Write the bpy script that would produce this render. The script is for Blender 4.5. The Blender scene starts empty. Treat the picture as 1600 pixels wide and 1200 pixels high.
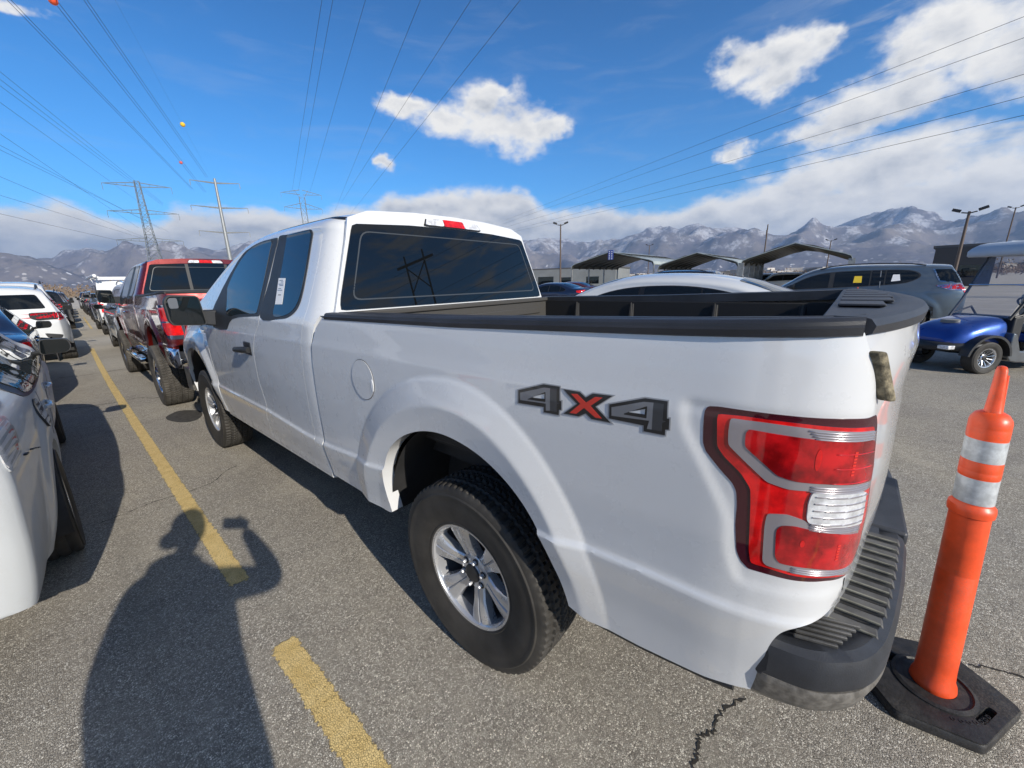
import bpy, bmesh, math, random
import numpy as np
from math import radians as R_, sin, cos, pi, atan2, sqrt
from mathutils import Vector, Matrix, noise
from mathutils.bvhtree import BVHTree
random.seed(7)
scene = bpy.context.scene
COL = scene.collection
# ------------------------------------------------------------ camera
F_PX, YAW, PIT, ROL = 610.8, .861527, .253935, -.026346
CAM = Vector((-1.84191, .226285, 1.548694))
_F = Vector((sin(YAW)*cos(PIT), cos(YAW)*cos(PIT), -sin(PIT)))
_R = Vector((cos(YAW), -sin(YAW), 0)); _U = _R.cross(_F)
_r = cos(ROL)*_R + sin(ROL)*_U; _u = -sin(ROL)*_R + cos(ROL)*_U
cd = bpy.data.cameras.new("camera"); cam = bpy.data.objects.new("camera", cd); COL.objects.link(cam)
cam.matrix_world = Matrix.Translation(CAM) @ Matrix((_r, _u, -_F)).transposed().to_4x4()
cd.sensor_width = 36; cd.lens = F_PX*36/1600; cd.clip_start = .02; cd.clip_end = 30000
scene.camera = cam
def ray(px, py): return (_F + _r*((px-800)/F_PX) - _u*((py-600)/F_PX))
def at(px, py, dist):            # a point of the place seen at photograph pixel (px,py), dist metres away on the ground plan
    d = ray(px, py); h = sqrt(d.x*d.x+d.y*d.y); return CAM + d*(dist/h)
def atz(px, py, z):
    d = ray(px, py); return CAM + d*((z-CAM.z)/d.z)
# ------------------------------------------------------------ sun and sky
SUN_EL, SUN_AZ = R_(26.4), R_(189.75)      # azimuth clockwise from +Y
sd = bpy.data.lights.new("sun", 'SUN'); sd.energy = 5.0; sd.angle = R_(.53); sd.color = (1, .93, .82)
sun = bpy.data.objects.new("sun", sd); COL.objects.link(sun)
_s = Vector((sin(SUN_AZ)*cos(SUN_EL), cos(SUN_AZ)*cos(SUN_EL), sin(SUN_EL)))
sun.rotation_euler = _s.to_track_quat('Z', 'Y').to_euler(); sun.location = _s*50
scene.view_settings.view_transform = 'Standard'; scene.view_settings.look = 'None'
scene.view_settings.exposure = .26; scene.view_settings.gamma = 1
class NT:
    """small helper to write node trees"""
    def __init__(s, t): s.t = t; s.n = t.nodes; s.l = t.links
    def __call__(s, typ, ins=None, **kw):
        n = s.n.new(typ)
        for k, v in kw.items(): setattr(n, k, v)
        for k, v in (ins or {}).items():
            if isinstance(v, bpy.types.NodeSocket): s.l.new(v, n.inputs[k])
            else: n.inputs[k].default_value = v
        return n
    def m(s, op, a, b=0., c=0., clamp=False):
        return s('ShaderNodeMath', {0: a, 1: b, 2: c}, operation=op, use_clamp=clamp).outputs[0]
    def vm(s, op, a, b=(0, 0, 0)):
        n = s('ShaderNodeVectorMath', {0: a, 1: b}, operation=op); return n.outputs[1] if op in ('LENGTH', 'DOT_PRODUCT') else n.outputs[0]
    def noise(s, vec, scale, detail=4, rough=.5, dist=0):
        return s('ShaderNodeTexNoise', {'Vector': vec, 'Scale': scale, 'Detail': detail, 'Roughness': rough, 'Distortion': dist})
    def mix(s, f, a, b, bt='MIX'):
        n = s.n.new('ShaderNodeMix'); n.data_type = 'RGBA'; n.blend_type = bt
        for i, v in ((0, f), (6, a), (7, b)):
            if isinstance(v, bpy.types.NodeSocket): s.l.new(v, n.inputs[i])
            else: n.inputs[i].default_value = v if i == 0 else (tuple(v)+(1,))[:4]
        return n.outputs[2]
    def ramp(s, f, stops, interp='LINEAR'):
        n = s.n.new('ShaderNodeValToRGB'); s.l.new(f, n.inputs[0]); e = n.color_ramp.elements
        n.color_ramp.interpolation = interp
        while len(e) < len(stops): e.new(.5)
        for k, (p, c) in zip(e, stops): k.position = p; k.color = (c, c, c, 1) if isinstance(c, (int, float)) else (tuple(c)+(1,))[:4]
        return n.outputs[0]
    def mr(s, v, a, b, c=0., d=1., smooth=True):
        n = s('ShaderNodeMapRange', {0: v, 1: a, 2: b, 3: c, 4: d}, interpolation_type='SMOOTHSTEP' if smooth else 'LINEAR'); return n.outputs[0]
w = bpy.data.worlds.new("World"); scene.world = w; w.use_nodes = True
n = NT(w.node_tree); n.n.clear()
SKYS = .10
sky = n('ShaderNodeTexSky', sky_type='NISHITA', sun_disc=False, sun_elevation=SUN_EL, sun_rotation=SUN_AZ, altitude=1300, air_density=1.0, dust_density=.6, ozone_density=2.2)
dirn = n('ShaderNodeTexCoord').outputs['Generated']
sx = n('ShaderNodeSeparateXYZ', {0: dirn})
DEG = 180/pi
az = n.m('MULTIPLY', n.m('ARCTAN2', sx.outputs[0], sx.outputs[1]), DEG)
el = n.m('MULTIPLY', n.m('ARCSINE', sx.outputs[2]), DEG)
ae = n('ShaderNodeCombineXYZ', {0: az, 1: el, 2: 0.}).outputs[0]
wv = n('ShaderNodeTexNoise', {'Vector': n.vm('MULTIPLY', dirn, (1, 1, 1.3)), 'Scale': 14., 'Detail': 4., 'Roughness': .55}).outputs[1]
ae = n.vm('ADD', ae, n.vm('MULTIPLY', n.vm('SUBTRACT', wv, (.5, .5, .5)), (7., 3.6, 0)))
BL = [(37.4, 20.7, 3.9, 1.2), (42.1, 19.7, 4.8, 1.8), (47.0, 20.6, 4.1, 2.5), (50.2, 18.7, 6.2, 2.4), (54.8, 18.5, 3.4, 1.4), (48.3, 22.3, 2.3, 1.0), (33.9, 14.9, 1.2, 0.9), (77.2, 21.8, 2.6, 1.6), (80.5, 21.5, 3.6, 2.2), (83.2, 22.2, 2.5, 1.8), (84.1, 22.7, 1.4, 1.0), (80.2, 19.7, 2.9, 1.5), (93.9, 19.8, 4.0, 2.8), (98.2, 16.8, 3.0, 2.6), (91.7, 18.7, 2.3, 1.7), (87.4, 15.0, 3.9, 2.5), (90.5, 16.0, 3.7, 2.3), (83.8, 14.0, 2.9, 1.7), (83.4, 8.9, 6.6, 2.6), (77.6, 13.6, 1.7, 1.2), (90.6, 9.6, 9.3, 4.1), (98.1, 7.2, 5.3, 3.7), (87.0, 7.2, 13.3, 3.2), (3.4, 22.6, 1.8, 0.5), (108, 13, 6, 6), (-14, 24, 12, 2), (-40, 9, 25, 4)]
f = None
for a, e, ra, re in BL:
    v = n.vm('MULTIPLY', n.vm('SUBTRACT', ae, (a, e, 0)), (1/ra/1.12, 1/re/1.12, 0))
    g = n.m('SUBTRACT', 1., n.vm('LENGTH', v))
    f = g if f is None else n('ShaderNodeMath', {0: f, 1: g, 2: .12}, operation='SMOOTH_MAX').outputs[0]
# cloud bank lying on the mountains: top edge as a curve of azimuth
BAND = [(-180, 6), (-60, 7), (-8, 7.6), (-0.8, 7.6), (1.5, 8.1), (5.0, 7.6), (7.1, 6.9), (10.3, 7.9), (12.6, 8.7), (15.4, 8.5), (18.6, 9.0), (25.4, 9.3), (32.3, 10.4), (34.8, 11.5), (41.5, 12.3), (46.6, 12.3), (52.6, 11.0), (56, 9.5), (62.7, 9.6), (66.8, 8.5), (74.3, 9.3), (80.8, 9.9), (99.6, 8.9), (130, 8), (180, 6)]
fc = n('ShaderNodeFloatCurve', {1: n.m('DIVIDE', n.m('ADD', az, 180.), 360.)})
cv = fc.mapping.curves[0]
for i, (a, e) in enumerate(BAND):
    x, y = (a+180)/360, e/20
    if i == 0: cv.points[0].location = (x, y)
    elif i == len(BAND)-1: cv.points[-1].location = (x, y)
    else: cv.points.new(x, y)
fc.mapping.update()
bf = n.m('MULTIPLY', n.m('SUBTRACT', n.m('MULTIPLY', fc.outputs[0], 20.), el), .46)
bf = n.m('MINIMUM', bf, .95)
f = n('ShaderNodeMath', {0: f, 1: bf, 2: .1}, operation='SMOOTH_MAX').outputs[0]
stretch = n.vm('MULTIPLY', dirn, (1, 1, 1.7))
n1 = n.noise(stretch, 9., 9, .55, .1).outputs[0]
n2 = n.noise(n.vm('ADD', stretch, (-.008, -.010, .030)), 9., 9, .55, .1).outputs[0]
nb = n.noise(stretch, 3.2, 3, .5).outputs[0]
n3 = n.noise(stretch, 42., 7, .6).outputs[0]
fn = n.m('ADD', f, n.m('ADD', n.m('MULTIPLY', n.m('SUBTRACT', n1, .5), 2.0), n.m('MULTIPLY', n.m('SUBTRACT', n3, .5), .60)))
mask = n.mr(fn, -.20, .62)
mask = n.m('MULTIPLY', mask, n.mr(f, -.75, -.1))
mask = n.m('MULTIPLY', mask, n.mr(el, -1.5, 1.5))
# thin high streaks (also what the rear window mirrors, from the sky behind the photographer)
wn = n.noise(n.vm('MULTIPLY', dirn, (2.2, 2.2, 12)), 2.4, 7, .62, .6).outputs[0]
back = n.mr(sx.outputs[1], .25, -.3)
wis = n.m('ADD', n.m('MULTIPLY', n.mr(wn, .50, .74), .10), n.m('MULTIPLY', n.mr(wn, .45, .62), n.m('MULTIPLY', back, .80)))
relief = n.m('MULTIPLY', n.m('SUBTRACT', n1, n2), 1.5)
thick = n.mr(fn, .15, 1.15)
lowb = n.mr(el, 3., 8., .10, 0.)
sh = n.m('SUBTRACT', n.m('ADD', n.m('SUBTRACT', 1.0, n.m('MULTIPLY', thick, .30)), relief), n.m('MULTIPLY', lowb, n.mr(fn, .1, .6)))
sh = n.m('ADD', sh, n.m('MULTIPLY', n.m('SUBTRACT', nb, .5), .55), clamp=True)
ccol = n.ramp(sh, [(0.2, (.30, .35, .44)), (.5, (.50, .53, .58)), (.76, (.78, .78, .78)), (1.0, (.97, .95, .91))])
csc = n.vm('MULTIPLY', ccol, (1/SKYS*.86,)*3)
hs = n('ShaderNodeHueSaturation', {'Saturation': 1.25, 'Value': 1.0, 'Hue': .497, 'Color': sky.outputs[0]})
skyc = n.vm('MULTIPLY', hs.outputs[0], (.48, 1.00, 1.27))
skyc = n.vm('SCALE', skyc) if False else n.vm('MULTIPLY', skyc, n('ShaderNodeCombineXYZ', {0: n.mr(el, 12., 62., 1.16, .42), 1: n.mr(el, 12., 62., 1.16, .42), 2: n.mr(el, 12., 62., 1.18, .50)}).outputs[0])
skc = n.mix(wis, skyc, n.vm('MULTIPLY', (.62, .66, .72), (1/SKYS*.8,)*3))
outc = n.mix(mask, skc, csc)
bg = n('ShaderNodeBackground', {0: outc, 1: SKYS})
n.l.new(bg.outputs[0], n('ShaderNodeOutputWorld').inputs[0])
# ------------------------------------------------------------ materials
MATS = {}
def mat(name, col, rough=.5, metal=0., coat=0., spec=.5, var=0., vs=6., bump=0., bs=60., dirt=0., emit=None, alpha=1., trans=0., ior=1.5, flake=0., aniso=0.):
    if name in MATS: return MATS[name]
    m = bpy.data.materials.new(name); m.use_nodes = True; n = NT(m.node_tree); n.n.clear()
    b = n('ShaderNodeBsdfPrincipled'); o = n('ShaderNodeOutputMaterial'); n.l.new(b.outputs[0], o.inputs[0])
    tc = n('ShaderNodeTexCoord').outputs['Object']
    c = None
    if var or dirt:
        nz = n.noise(tc, vs, 5, .6).outputs[0]
        c = n.mix(n.mr(nz, .3, .7), tuple(x*(1-var) for x in col), tuple(min(1, x*(1+var)) for x in col))
        if dirt:
            d = n.noise(tc, 2.3, 8, .7).outputs[0]; sp = n.noise(tc, 170., 2, .5).outputs[0]
            dd = n.m('MULTIPLY', n.mr(d, .42, .72), n.mr(sp, .45, .62))
            c = n.mix(n.m('MULTIPLY', dd, dirt), c, (.20, .17, .13))
    if c is not None: n.l.new(c, b.inputs['Base Color'])
    else: b.inputs['Base Color'].default_value = (*col, 1)
    b.inputs['Roughness'].default_value = rough; b.inputs['Metallic'].default_value = metal
    b.inputs['Coat Weight'].default_value = coat; b.inputs['Coat Roughness'].default_value = .03
    b.inputs['Specular IOR Level'].default_value = spec; b.inputs['IOR'].default_value = ior
    b.inputs['Transmission Weight'].default_value = trans; b.inputs['Alpha'].default_value = alpha
    if dirt:
        rr = n.mr(n.noise(tc, 5., 6, .65).outputs[0], .35, .7, rough*.8, min(1, rough*1.35)); n.l.new(rr, b.inputs['Roughness'])
    if bump:
        bn = n('ShaderNodeBump', {'Strength': bump, 'Distance': .002, 'Height': n.noise(tc, bs, 3, .6).outputs[0]})
        n.l.new(bn.outputs[0], b.inputs['Normal'])
    if flake:
        vo = n('ShaderNodeTexVoronoi', {'Vector': tc, 'Scale': 900.})
        bn = n('ShaderNodeBump', {'Strength': flake, 'Distance': .0004, 'Height': vo.outputs[0]}); n.l.new(bn.outputs[0], b.inputs['Normal'])
    if emit: b.inputs['Emission Color'].default_value = (*emit, 1); b.inputs['Emission Strength'].default_value = 1
    MATS[name] = m; return m
def paint(name, col, metal=.0, rough=.42, dirt=.12): return mat(name, col, rough, metal, 1., .5, .02, 3., dirt=dirt)
WHITE = mat('white_paint', (.67, .68, .69), .30, 0., 1., .5, .008, 1.2, dirt=.05)
WHITE_B = paint('white_paint_plain', (.64, .65, .65))
RED = paint('red_metallic_paint', (.145, .008, .006), .55, .30)
SILVER = mat('silver_paint', (.56, .58, .59), .5, 0., .45, .5, .02, 3., dirt=.12)
SILVERW = paint('pale_silver_paint', (.52, .54, .56), .2, .40)
NAVY = paint('navy_paint', (.012, .022, .055), .3, .35)
BLACKP = paint('black_paint', (.010, .011, .013), .1, .3)
SLATE = paint('slate_blue_paint', (.10, .135, .17), .55, .36)
GREYP = paint('grey_paint', (.14, .15, .16), .5, .36)
BLUEP = paint('blue_paint', (.012, .065, .33), .45, .34)
BROWNP = paint('dark_red_paint', (.10, .018, .016), .3, .36)
TRIM = mat('black_trim', (.022, .023, .025), .52, bump=.25, bs=420, var=.15, vs=9)
LINER = mat('bed_liner', (.012, .012, .013), .62, bump=.5, bs=300)
HEADB = mat('grey_liner', (.055, .052, .048), .6, bump=.4, bs=300)
CAPM = mat('rail_cap', (.030, .032, .038), .45, bump=.35, bs=500, var=.25, vs=5)
STEPM = mat('step_pad', (.075, .073, .070), .55, bump=.3, bs=300, var=.35, vs=14)
STEPD = mat('step_pad_dark', (.028, .031, .038), .5, bump=.3, bs=300, var=.25, vs=9)
STEPR = mat('worn_step_rib', (.17, .165, .135), .6, var=.35, vs=30)
BUMPG = mat('dusty_grey_chrome', (.19, .18, .165), .36, .35, var=.35, vs=60, bump=.08, bs=200, dirt=.35)
CHROME = mat('chrome', (.75, .76, .78), .08, 1.)
ALLOY = mat('silver_alloy', (.58, .59, .61), .28, .60, coat=.6, dirt=.12)
ALLOYD = mat('grey_alloy_pocket', (.16, .17, .19), .35, .7)
RUBBER = mat('tyre_rubber', (.036, .033, .029), .70, var=.35, vs=7, bump=.3, bs=150)
RUBDUST = mat('dusty_rubber', (.055, .050, .043), .78, var=.40, vs=9, bump=.4, bs=140)
DARK = mat('dark_cavity', (.012, .012, .013), .8)
UNDER = mat('underbody', (.020, .020, .021), .7, var=.3)
GLASS = mat('tinted_glass', (.006, .008, .009), .015, 0, 0, .62)
GLASSR = mat('privacy_glass', (.004, .005, .006), .012, 0, 0, .50)
SEAL = mat('window_seal', (.012, .012, .013), .4)
GAP = mat('panel_gap', (.03, .032, .035), .6)
LMAR = mat('lens_maroon', (.055, .006, .012), .06, coat=1.)
LRED = mat('lens_red', (.64, .008, .008), .10, coat=1., var=.35, vs=22)
LRED2 = mat('lens_deep_red', (.38, .005, .007), .06, coat=1., var=.6, vs=16)
LSIL = mat('lens_silver', (.40, .37, .39), .22, .45, coat=1.)
LCLR = mat('lens_clear', (.70, .71, .73), .15, .12, coat=1., var=.3, vs=30)
LHOT = mat('reflector_bright_red', (.72, .03, .015), .15, coat=1.)
DGREY = mat('decal_charcoal', (.035, .038, .045), .35, coat=.5)
DBLK = mat('decal_black', (.008, .008, .010), .3, coat=.5)
DGRY = mat('decal_grey', (.17, .175, .19), .35, coat=.5)
DSLV = mat('decal_silver_edge', (.30, .31, .33), .3, coat=.5)
DSLV2 = mat('defroster_edge', (.05, .055, .06), .3)
DRED = mat('decal_red', (.62, .035, .02), .35, coat=.5)
ORANGE = mat('orange_plastic', (.84, .088, .020), .42, var=.16, vs=9, bump=.25, bs=40, dirt=.50)
REFL = mat('reflective_sheeting', (.50, .52, .53), .45, .15, var=.22, vs=26, dirt=.3)
BASER = mat('recycled_rubber', (.024, .023, .023), .6, bump=.6, bs=120, var=.4, vs=30, dirt=.22)
PAPER = mat('paper', (.80, .80, .80), .7)
YELP = mat('yellow_paper', (.75, .52, .03), .7)
INK = mat('ink', (.05, .05, .05), .7)
GALV = mat('galvanised_steel', (.30, .31, .31), .5, .5, var=.2, vs=3)
STEELD = mat('weathered_lattice_steel', (.13, .15, .17), .6, .3)
WIRE = mat('conductor_cable', (.05, .06, .075), .5, .4)
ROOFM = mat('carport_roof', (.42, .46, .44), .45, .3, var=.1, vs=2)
ROOFU = mat('carport_underside_shade', (.055, .055, .048), .6, .2)  # roof metal made far darker: shade under the carports put into its colour
WOOD = mat('weathered_wood_pole', (.12, .09, .07), .8)
# ------------------------------------------------------------ mesh helpers
def tag(o, label=None, cat=None, group=None, kind=None):
    if label: o['label'] = label
    if cat: o['category'] = cat
    if group: o['group'] = group
    if kind: o['kind'] = kind
    return o
def empty(name, loc=(0, 0, 0), rz=0., label=None, cat=None, group=None):
    o = bpy.data.objects.new(name, None); COL.objects.link(o); o.location = loc; o.rotation_euler = (0, 0, rz)
    o.empty_display_size = .2
    return tag(o, label, cat, group)
def link(name, me, m, parent=None, smooth=True, ang=40, bevel=0.):
    o = bpy.data.objects.new(name, me); COL.objects.link(o)
    if isinstance(m, (list, tuple)):
        for k in m: me.materials.append(k)
    elif m: me.materials.append(m)
    if smooth:
        me.shade_smooth()
        if ang < 180: me.set_sharp_from_angle(angle=R_(ang))
    if bevel:
        b = o.modifiers.new('bevel', 'BEVEL'); b.width = bevel; b.segments = 2; b.limit_method = 'ANGLE'; b.angle_limit = R_(40)
        b.harden_normals = False
    if parent: o.parent = parent
    return o
class MB:
    def __init__(s): s.v = []; s.f = []; s.mi = []; s.cur = 0
    def add(s, vs, fs):
        b = len(s.v); s.v += [tuple(x) for x in vs]; s.f += [tuple(i+b for i in q) for q in fs]; s.mi += [s.cur]*len(fs); return s
    def box(s, c, d, rz=0., rx=0., ry=0.):
        M = Matrix.Rotation(rz, 3, 'Z') @ Matrix.Rotation(ry, 3, 'Y') @ Matrix.Rotation(rx, 3, 'X')
        vs = [Vector(c)+M @ Vector((a*d[0]/2, b*d[1]/2, e*d[2]/2)) for a in (-1, 1) for b in (-1, 1) for e in (-1, 1)]
        return s.add(vs, [(0, 1, 3, 2), (4, 6, 7, 5), (0, 4, 5, 1), (2, 3, 7, 6), (0, 2, 6, 4), (1, 5, 7, 3)])
    def hexa(s, p): # 8 points: bottom 4 ccw, top 4 ccw
        return s.add(p, [(3, 2, 1, 0), (4, 5, 6, 7), (0, 1, 5, 4), (1, 2, 6, 5), (2, 3, 7, 6), (3, 0, 4, 7)])
    def rings(s, rings, close=True, caps=True):
        b = len(s.v); k = len(rings[0]); vs = [p for r in rings for p in r]; fs = []
        for i in range(len(rings)-1):
            for j in range(k if close else k-1):
                a = i*k+j; c = i*k+(j+1) % k; fs.append((a, c, c+k, a+k))
        if caps: fs.append(tuple(range(k))[::-1]); fs.append(tuple(range((len(rings)-1)*k, len(rings)*k)))
        return s.add(vs, fs)
    def tube(s, pts, r, k=8, caps=True):
        pts = [Vector(p) for p in pts]; rr = r if isinstance(r, (list, tuple)) else [r]*len(pts); rings = []
        up = None
        for i, p in enumerate(pts):
            t = (pts[min(i+1, len(pts)-1)]-pts[max(i-1, 0)]).normalized()
            if up is None: up = t.orthogonal().normalized()
            up = (up-t*up.dot(t)).normalized(); sd_ = t.cross(up)
            rings.append([p+(up*cos(2*pi*j/k)+sd_*sin(2*pi*j/k))*rr[i] for j in range(k)])
        return s.rings(rings, True, caps)
    def lathe(s, prof, k=24, c=(0, 0, 0), axis='z', caps=False):
        rings = []
        for r, h in prof:
            q = []
            for j in range(k):
                a = 2*pi*j/k
                p = (r*cos(a), r*sin(a), h) if axis == 'z' else (h, r*cos(a), r*sin(a))
                q.append((p[0]+c[0], p[1]+c[1], p[2]+c[2]))
            rings.append(q)
        return s.rings(rings, True, caps)
    def prism(s, poly, z0, z1, fn=lambda x, y, z: (x, y, z)):
        k = len(poly)
        vs = [fn(x, y, z0) for x, y in poly]+[fn(x, y, z1) for x, y in poly]
        return s.add(vs, [tuple(range(k))[::-1], tuple(range(k, 2*k))]+[(i, (i+1) % k, (i+1) % k+k, i+k) for i in range(k)])
    def mesh(s, name):
        me = bpy.data.meshes.new(name); me.from_pydata(s.v, [], s.f)
        if any(s.mi): me.polygons.foreach_set('material_index', s.mi)
        bm = bmesh.new(); bm.from_mesh(me); bmesh.ops.recalc_face_normals(bm, faces=bm.faces); bm.to_mesh(me); bm.free()
        me.update(); return me
    def build(s, name, m, parent=None, smooth=True, ang=40, bevel=0.): return link(name, s.mesh(name), m, parent, smooth, ang, bevel)
def sm(pts, n=6, closed=True):
    """Catmull-Rom through pts"""
    out = []; k = len(pts); P = [np.array(p, float) for p in pts]
    for i in range(k if closed else k-1):
        if closed: a, b, c, d = P[i-1], P[i], P[(i+1) % k], P[(i+2) % k]
        else: a, b, c, d = P[max(i-1, 0)], P[i], P[i+1], P[min(i+2, k-1)]
        for j in range(n):
            t = j/n; out.append(tuple(.5*((2*b)+(c-a)*t+(2*a-5*b+4*c-d)*t*t+(3*b-a-3*c+d)*t**3)))
    if not closed: out.append(tuple(P[-1]))
    return out
def rnd(pts, r, n=4):
    """polygon with rounded corners"""
    out = []; k = len(pts)
    for i in range(k):
        a, b, c = (np.array(pts[i-1], float), np.array(pts[i], float), np.array(pts[(i+1) % k], float))
        u = a-b; v = c-b; lu = np.linalg.norm(u); lv = np.linalg.norm(v)
        if lu < 1e-6 or lv < 1e-6: continue
        q = min(r, lu*.45, lv*.45); p0 = b+u/lu*q; p1 = b+v/lv*q
        for j in range(n+1):
            t = j/n; out.append(tuple((1-t)**2*p0+2*t*(1-t)*b+t*t*p1))
    return out
def _inside(px, py, poly):
    x = np.array([p[0] for p in poly]); y = np.array([p[1] for p in poly]); x2 = np.roll(x, -1); y2 = np.roll(y, -1)
    ins = np.zeros(px.shape, bool)
    for a, b, c, d in zip(x, y, x2, y2):
        if b == d: continue
        ins ^= ((b > py) != (d > py)) & (px < (c-a)*(py-b)/(d-b)+a)
    return ins
def patch(name, outer, mapf, m, parent=None, holes=(), su=.01, sv=.01, depth=.012, lift=0., flip=False, mirror=False, ang=42, inward=None, build=True):
    """a curved sheet with clean cut edges: outline and holes in (u,v), mapf -> xyz"""
    flip = flip != getattr(mapf, "flip", False)
    o = np.array(outer, float); u0, v0 = o.min(0)-1e-5; u1, v1 = o.max(0)+1e-5
    nu = max(2, int(math.ceil((u1-u0)/su))+1); nv = max(2, int(math.ceil((v1-v0)/sv))+1)
    U, V = np.meshgrid(np.linspace(u0, u1, nu), np.linspace(v0, v1, nv), indexing='ij')
    cu = (U[:-1, :-1]+U[1:, 1:])/2; cvv = (V[:-1, :-1]+V[1:, 1:])/2
    ins = _inside(cu, cvv, outer)
    for h in holes: ins &= ~_inside(cu, cvv, h)
    idx = np.arange(nu*nv).reshape(nu, nv)
    i, j = np.nonzero(ins)
    if len(i) == 0: return None
    Q = np.stack([idx[i, j], idx[i+1, j], idx[i+1, j+1], idx[i, j+1]], 1)
    # boundary edges
    E = np.concatenate([Q[:, [0, 1]], Q[:, [1, 2]], Q[:, [2, 3]], Q[:, [3, 0]]])
    key = np.sort(E, 1); kk = key[:, 0]*(nu*nv)+key[:, 1]
    uq, inv_, cnt = np.unique(kk, return_inverse=True, return_counts=True)
    B = E[cnt[inv_] == 1]
    uv = np.stack([U.ravel(), V.ravel()], 1)
    bv = np.unique(B)
    segs = []; corners = []
    for poly in [outer]+list(holes):
        p = np.array(poly, float); q = np.roll(p, -1, 0); keep = np.linalg.norm(q-p, axis=1) > 1e-7
        segs.append(np.concatenate([p, q], 1)[keep]); pp = np.roll(p, 1, 0)
        d1 = p-pp; d2 = q-p; an = np.abs(np.arctan2(d1[:, 0]*d2[:, 1]-d1[:, 1]*d2[:, 0], (d1*d2).sum(1)))
        corners += [c for c, a in zip(p, an) if a > .6]
    S = np.concatenate(segs); sc = np.array([1/su, 1/sv])
    P = uv[bv]*sc; A = S[:, :2]*sc; D = (S[:, 2:]-S[:, :2])*sc
    t = np.clip((((P[:, None]-A[None])*D[None]).sum(2))/np.maximum((D*D).sum(1), 1e-12)[None], 0, 1)
    C = A[None]+D[None]*t[..., None]; dd = ((P[:, None]-C)**2).sum(2); k = dd.argmin(1)
    new = C[np.arange(len(bv)), k]
    for c in corners:
        cc = np.array(c)*sc; z = ((new-cc)**2).sum(1); q = z.argmin()
        if z[q] < 1.2: new[q] = cc
    uv[bv] = new/sc
    used = np.unique(Q); rm = -np.ones(nu*nv, int); rm[used] = np.arange(len(used))
    uu = uv[used]; Q = rm[Q]; B = rm[B]
    P0 = np.asarray(mapf(uu[:, 0], uu[:, 1]), float)
    e = 1e-3
    du = np.asarray(mapf(uu[:, 0]+e, uu[:, 1]), float)-P0; dv = np.asarray(mapf(uu[:, 0], uu[:, 1]+e), float)-P0
    N = np.cross(du, dv); N /= np.maximum(np.linalg.norm(N, axis=1, keepdims=True), 1e-12)
    if flip: N = -N
    P0 = P0+N*lift
    if inward is not None: back = P0+np.array(inward)*depth
    else: back = P0-N*depth
    if flip: Q = Q[:, ::-1]; B = B[:, ::-1]
    bset = np.unique(B); b2 = -np.ones(len(uu), int); b2[bset] = np.arange(len(bset))+len(uu)
    allv = np.concatenate([P0, back[bset]]) if depth else P0
    if mirror: allv = allv*np.array([-1, 1, 1]); 
    faces = [tuple(q) for q in Q]
    if depth: faces += [(b, a, b2[a], b2[b]) for a, b in B]
    if mirror: faces = [q[::-1] for q in faces]
    if not build: return allv, faces
    me = bpy.data.meshes.new(name); me.from_pydata(allv.tolist(), [], [tuple(int(x) for x in q) for q in faces]); me.update()
    return link(name, me, m, parent, True, ang)
def join_data(parts):
    v = []; f = []
    for a in parts:
        if a is None: continue
        b = len(v); v += [tuple(x) for x in a[0]]; f += [tuple(int(i)+b for i in q) for q in a[1]]
    return v, f
def raw(name, vf, m, parent=None, ang=40, weld=0., smooth=True):
    me = bpy.data.meshes.new(name); me.from_pydata(vf[0], [], vf[1])
    if weld:
        bm = bmesh.new(); bm.from_mesh(me); bmesh.ops.remove_doubles(bm, verts=bm.verts, dist=weld); bm.to_mesh(me); bm.free()
    me.update(); return link(name, me, m, parent, smooth, ang)
def copy_tree(o, parent=None):
    c = o.copy(); COL.objects.link(c); c.parent = parent
    for ch in list(o.children): copy_tree(ch, c)
    return c
def sst(a, b, x):
    t = np.clip((np.asarray(x, float)-a)/(b-a), 0, 1); return t*t*(3-2*t)
# ------------------------------------------------------------ wheels
def tyre_mesh(R, W, rr, q=0, k=None):
    """q 2: blocky tread, 1: mild, 0: plain"""
    hs = [(-.39, rr), (-.43, rr+.010), (-.438, rr+.016), (-.432, rr+.020), (-.470, rr+(R-rr)*.28), (-.492, rr+(R-rr)*.45), (-.500, rr+(R-rr)*.58), (-.496, rr+(R-rr)*.70), (-.505, rr+(R-rr)*.735), (-.503, rr+(R-rr)*.765), (-.484, rr+(R-rr)*.79), (-.474, R-.026), (-.462, R-.018), (-.44, R-.007)]
    cr = [(-.40+.08*i, R-.0035*(abs(-.40+.08*i)/.4)**2) for i in range(11)]
    if q >= 2:
        cr = [(-.41+.02*i, R-.0045*(abs(-.41+.02*i)/.41)**2) for i in range(42)]
    prof = hs+cr+[(-a, b) for a, b in hs[::-1]]
    k = k or (360 if q >= 2 else 56)
    mb = MB(); rings = []
    for (x, r) in prof:
        ring = []
        for j in range(k):
            th = 2*pi*j/k; r2 = r
            if q >= 2:
                pit = 72; ax = abs(x)
                if r > R-.0125:
                    ph = (j/k*pit + (.5 if x > 0 else 0)) % 1
                    if ax > .30: g = 1 if (ph < .26) else 0
                    else:
                        zz = (j/k*pit + 2.2*x + .3*sin(12*x)) % 1; g = 1 if zz < .17 else 0
                    zig = .012*(1 if ((j/k*pit*1.0) % 1) < .5 else -1)
                    for gx in (-.27, -.09, .09, .27):
                        if abs(x+zig-gx) < .019: g = 1
                    r2 = r-(.010 if ax < .36 else .006)*g
            elif q == 1:
                if r > R-.012 and (min(abs(x-g) for g in (-.24, 0, .24)) < .03): r2 = r-.01
            ring.append((x*W, r2*cos(th), r2*sin(th)))
        rings.append(ring)
    mb.rings(rings, True, False); return mb.mesh('tyre')
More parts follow.
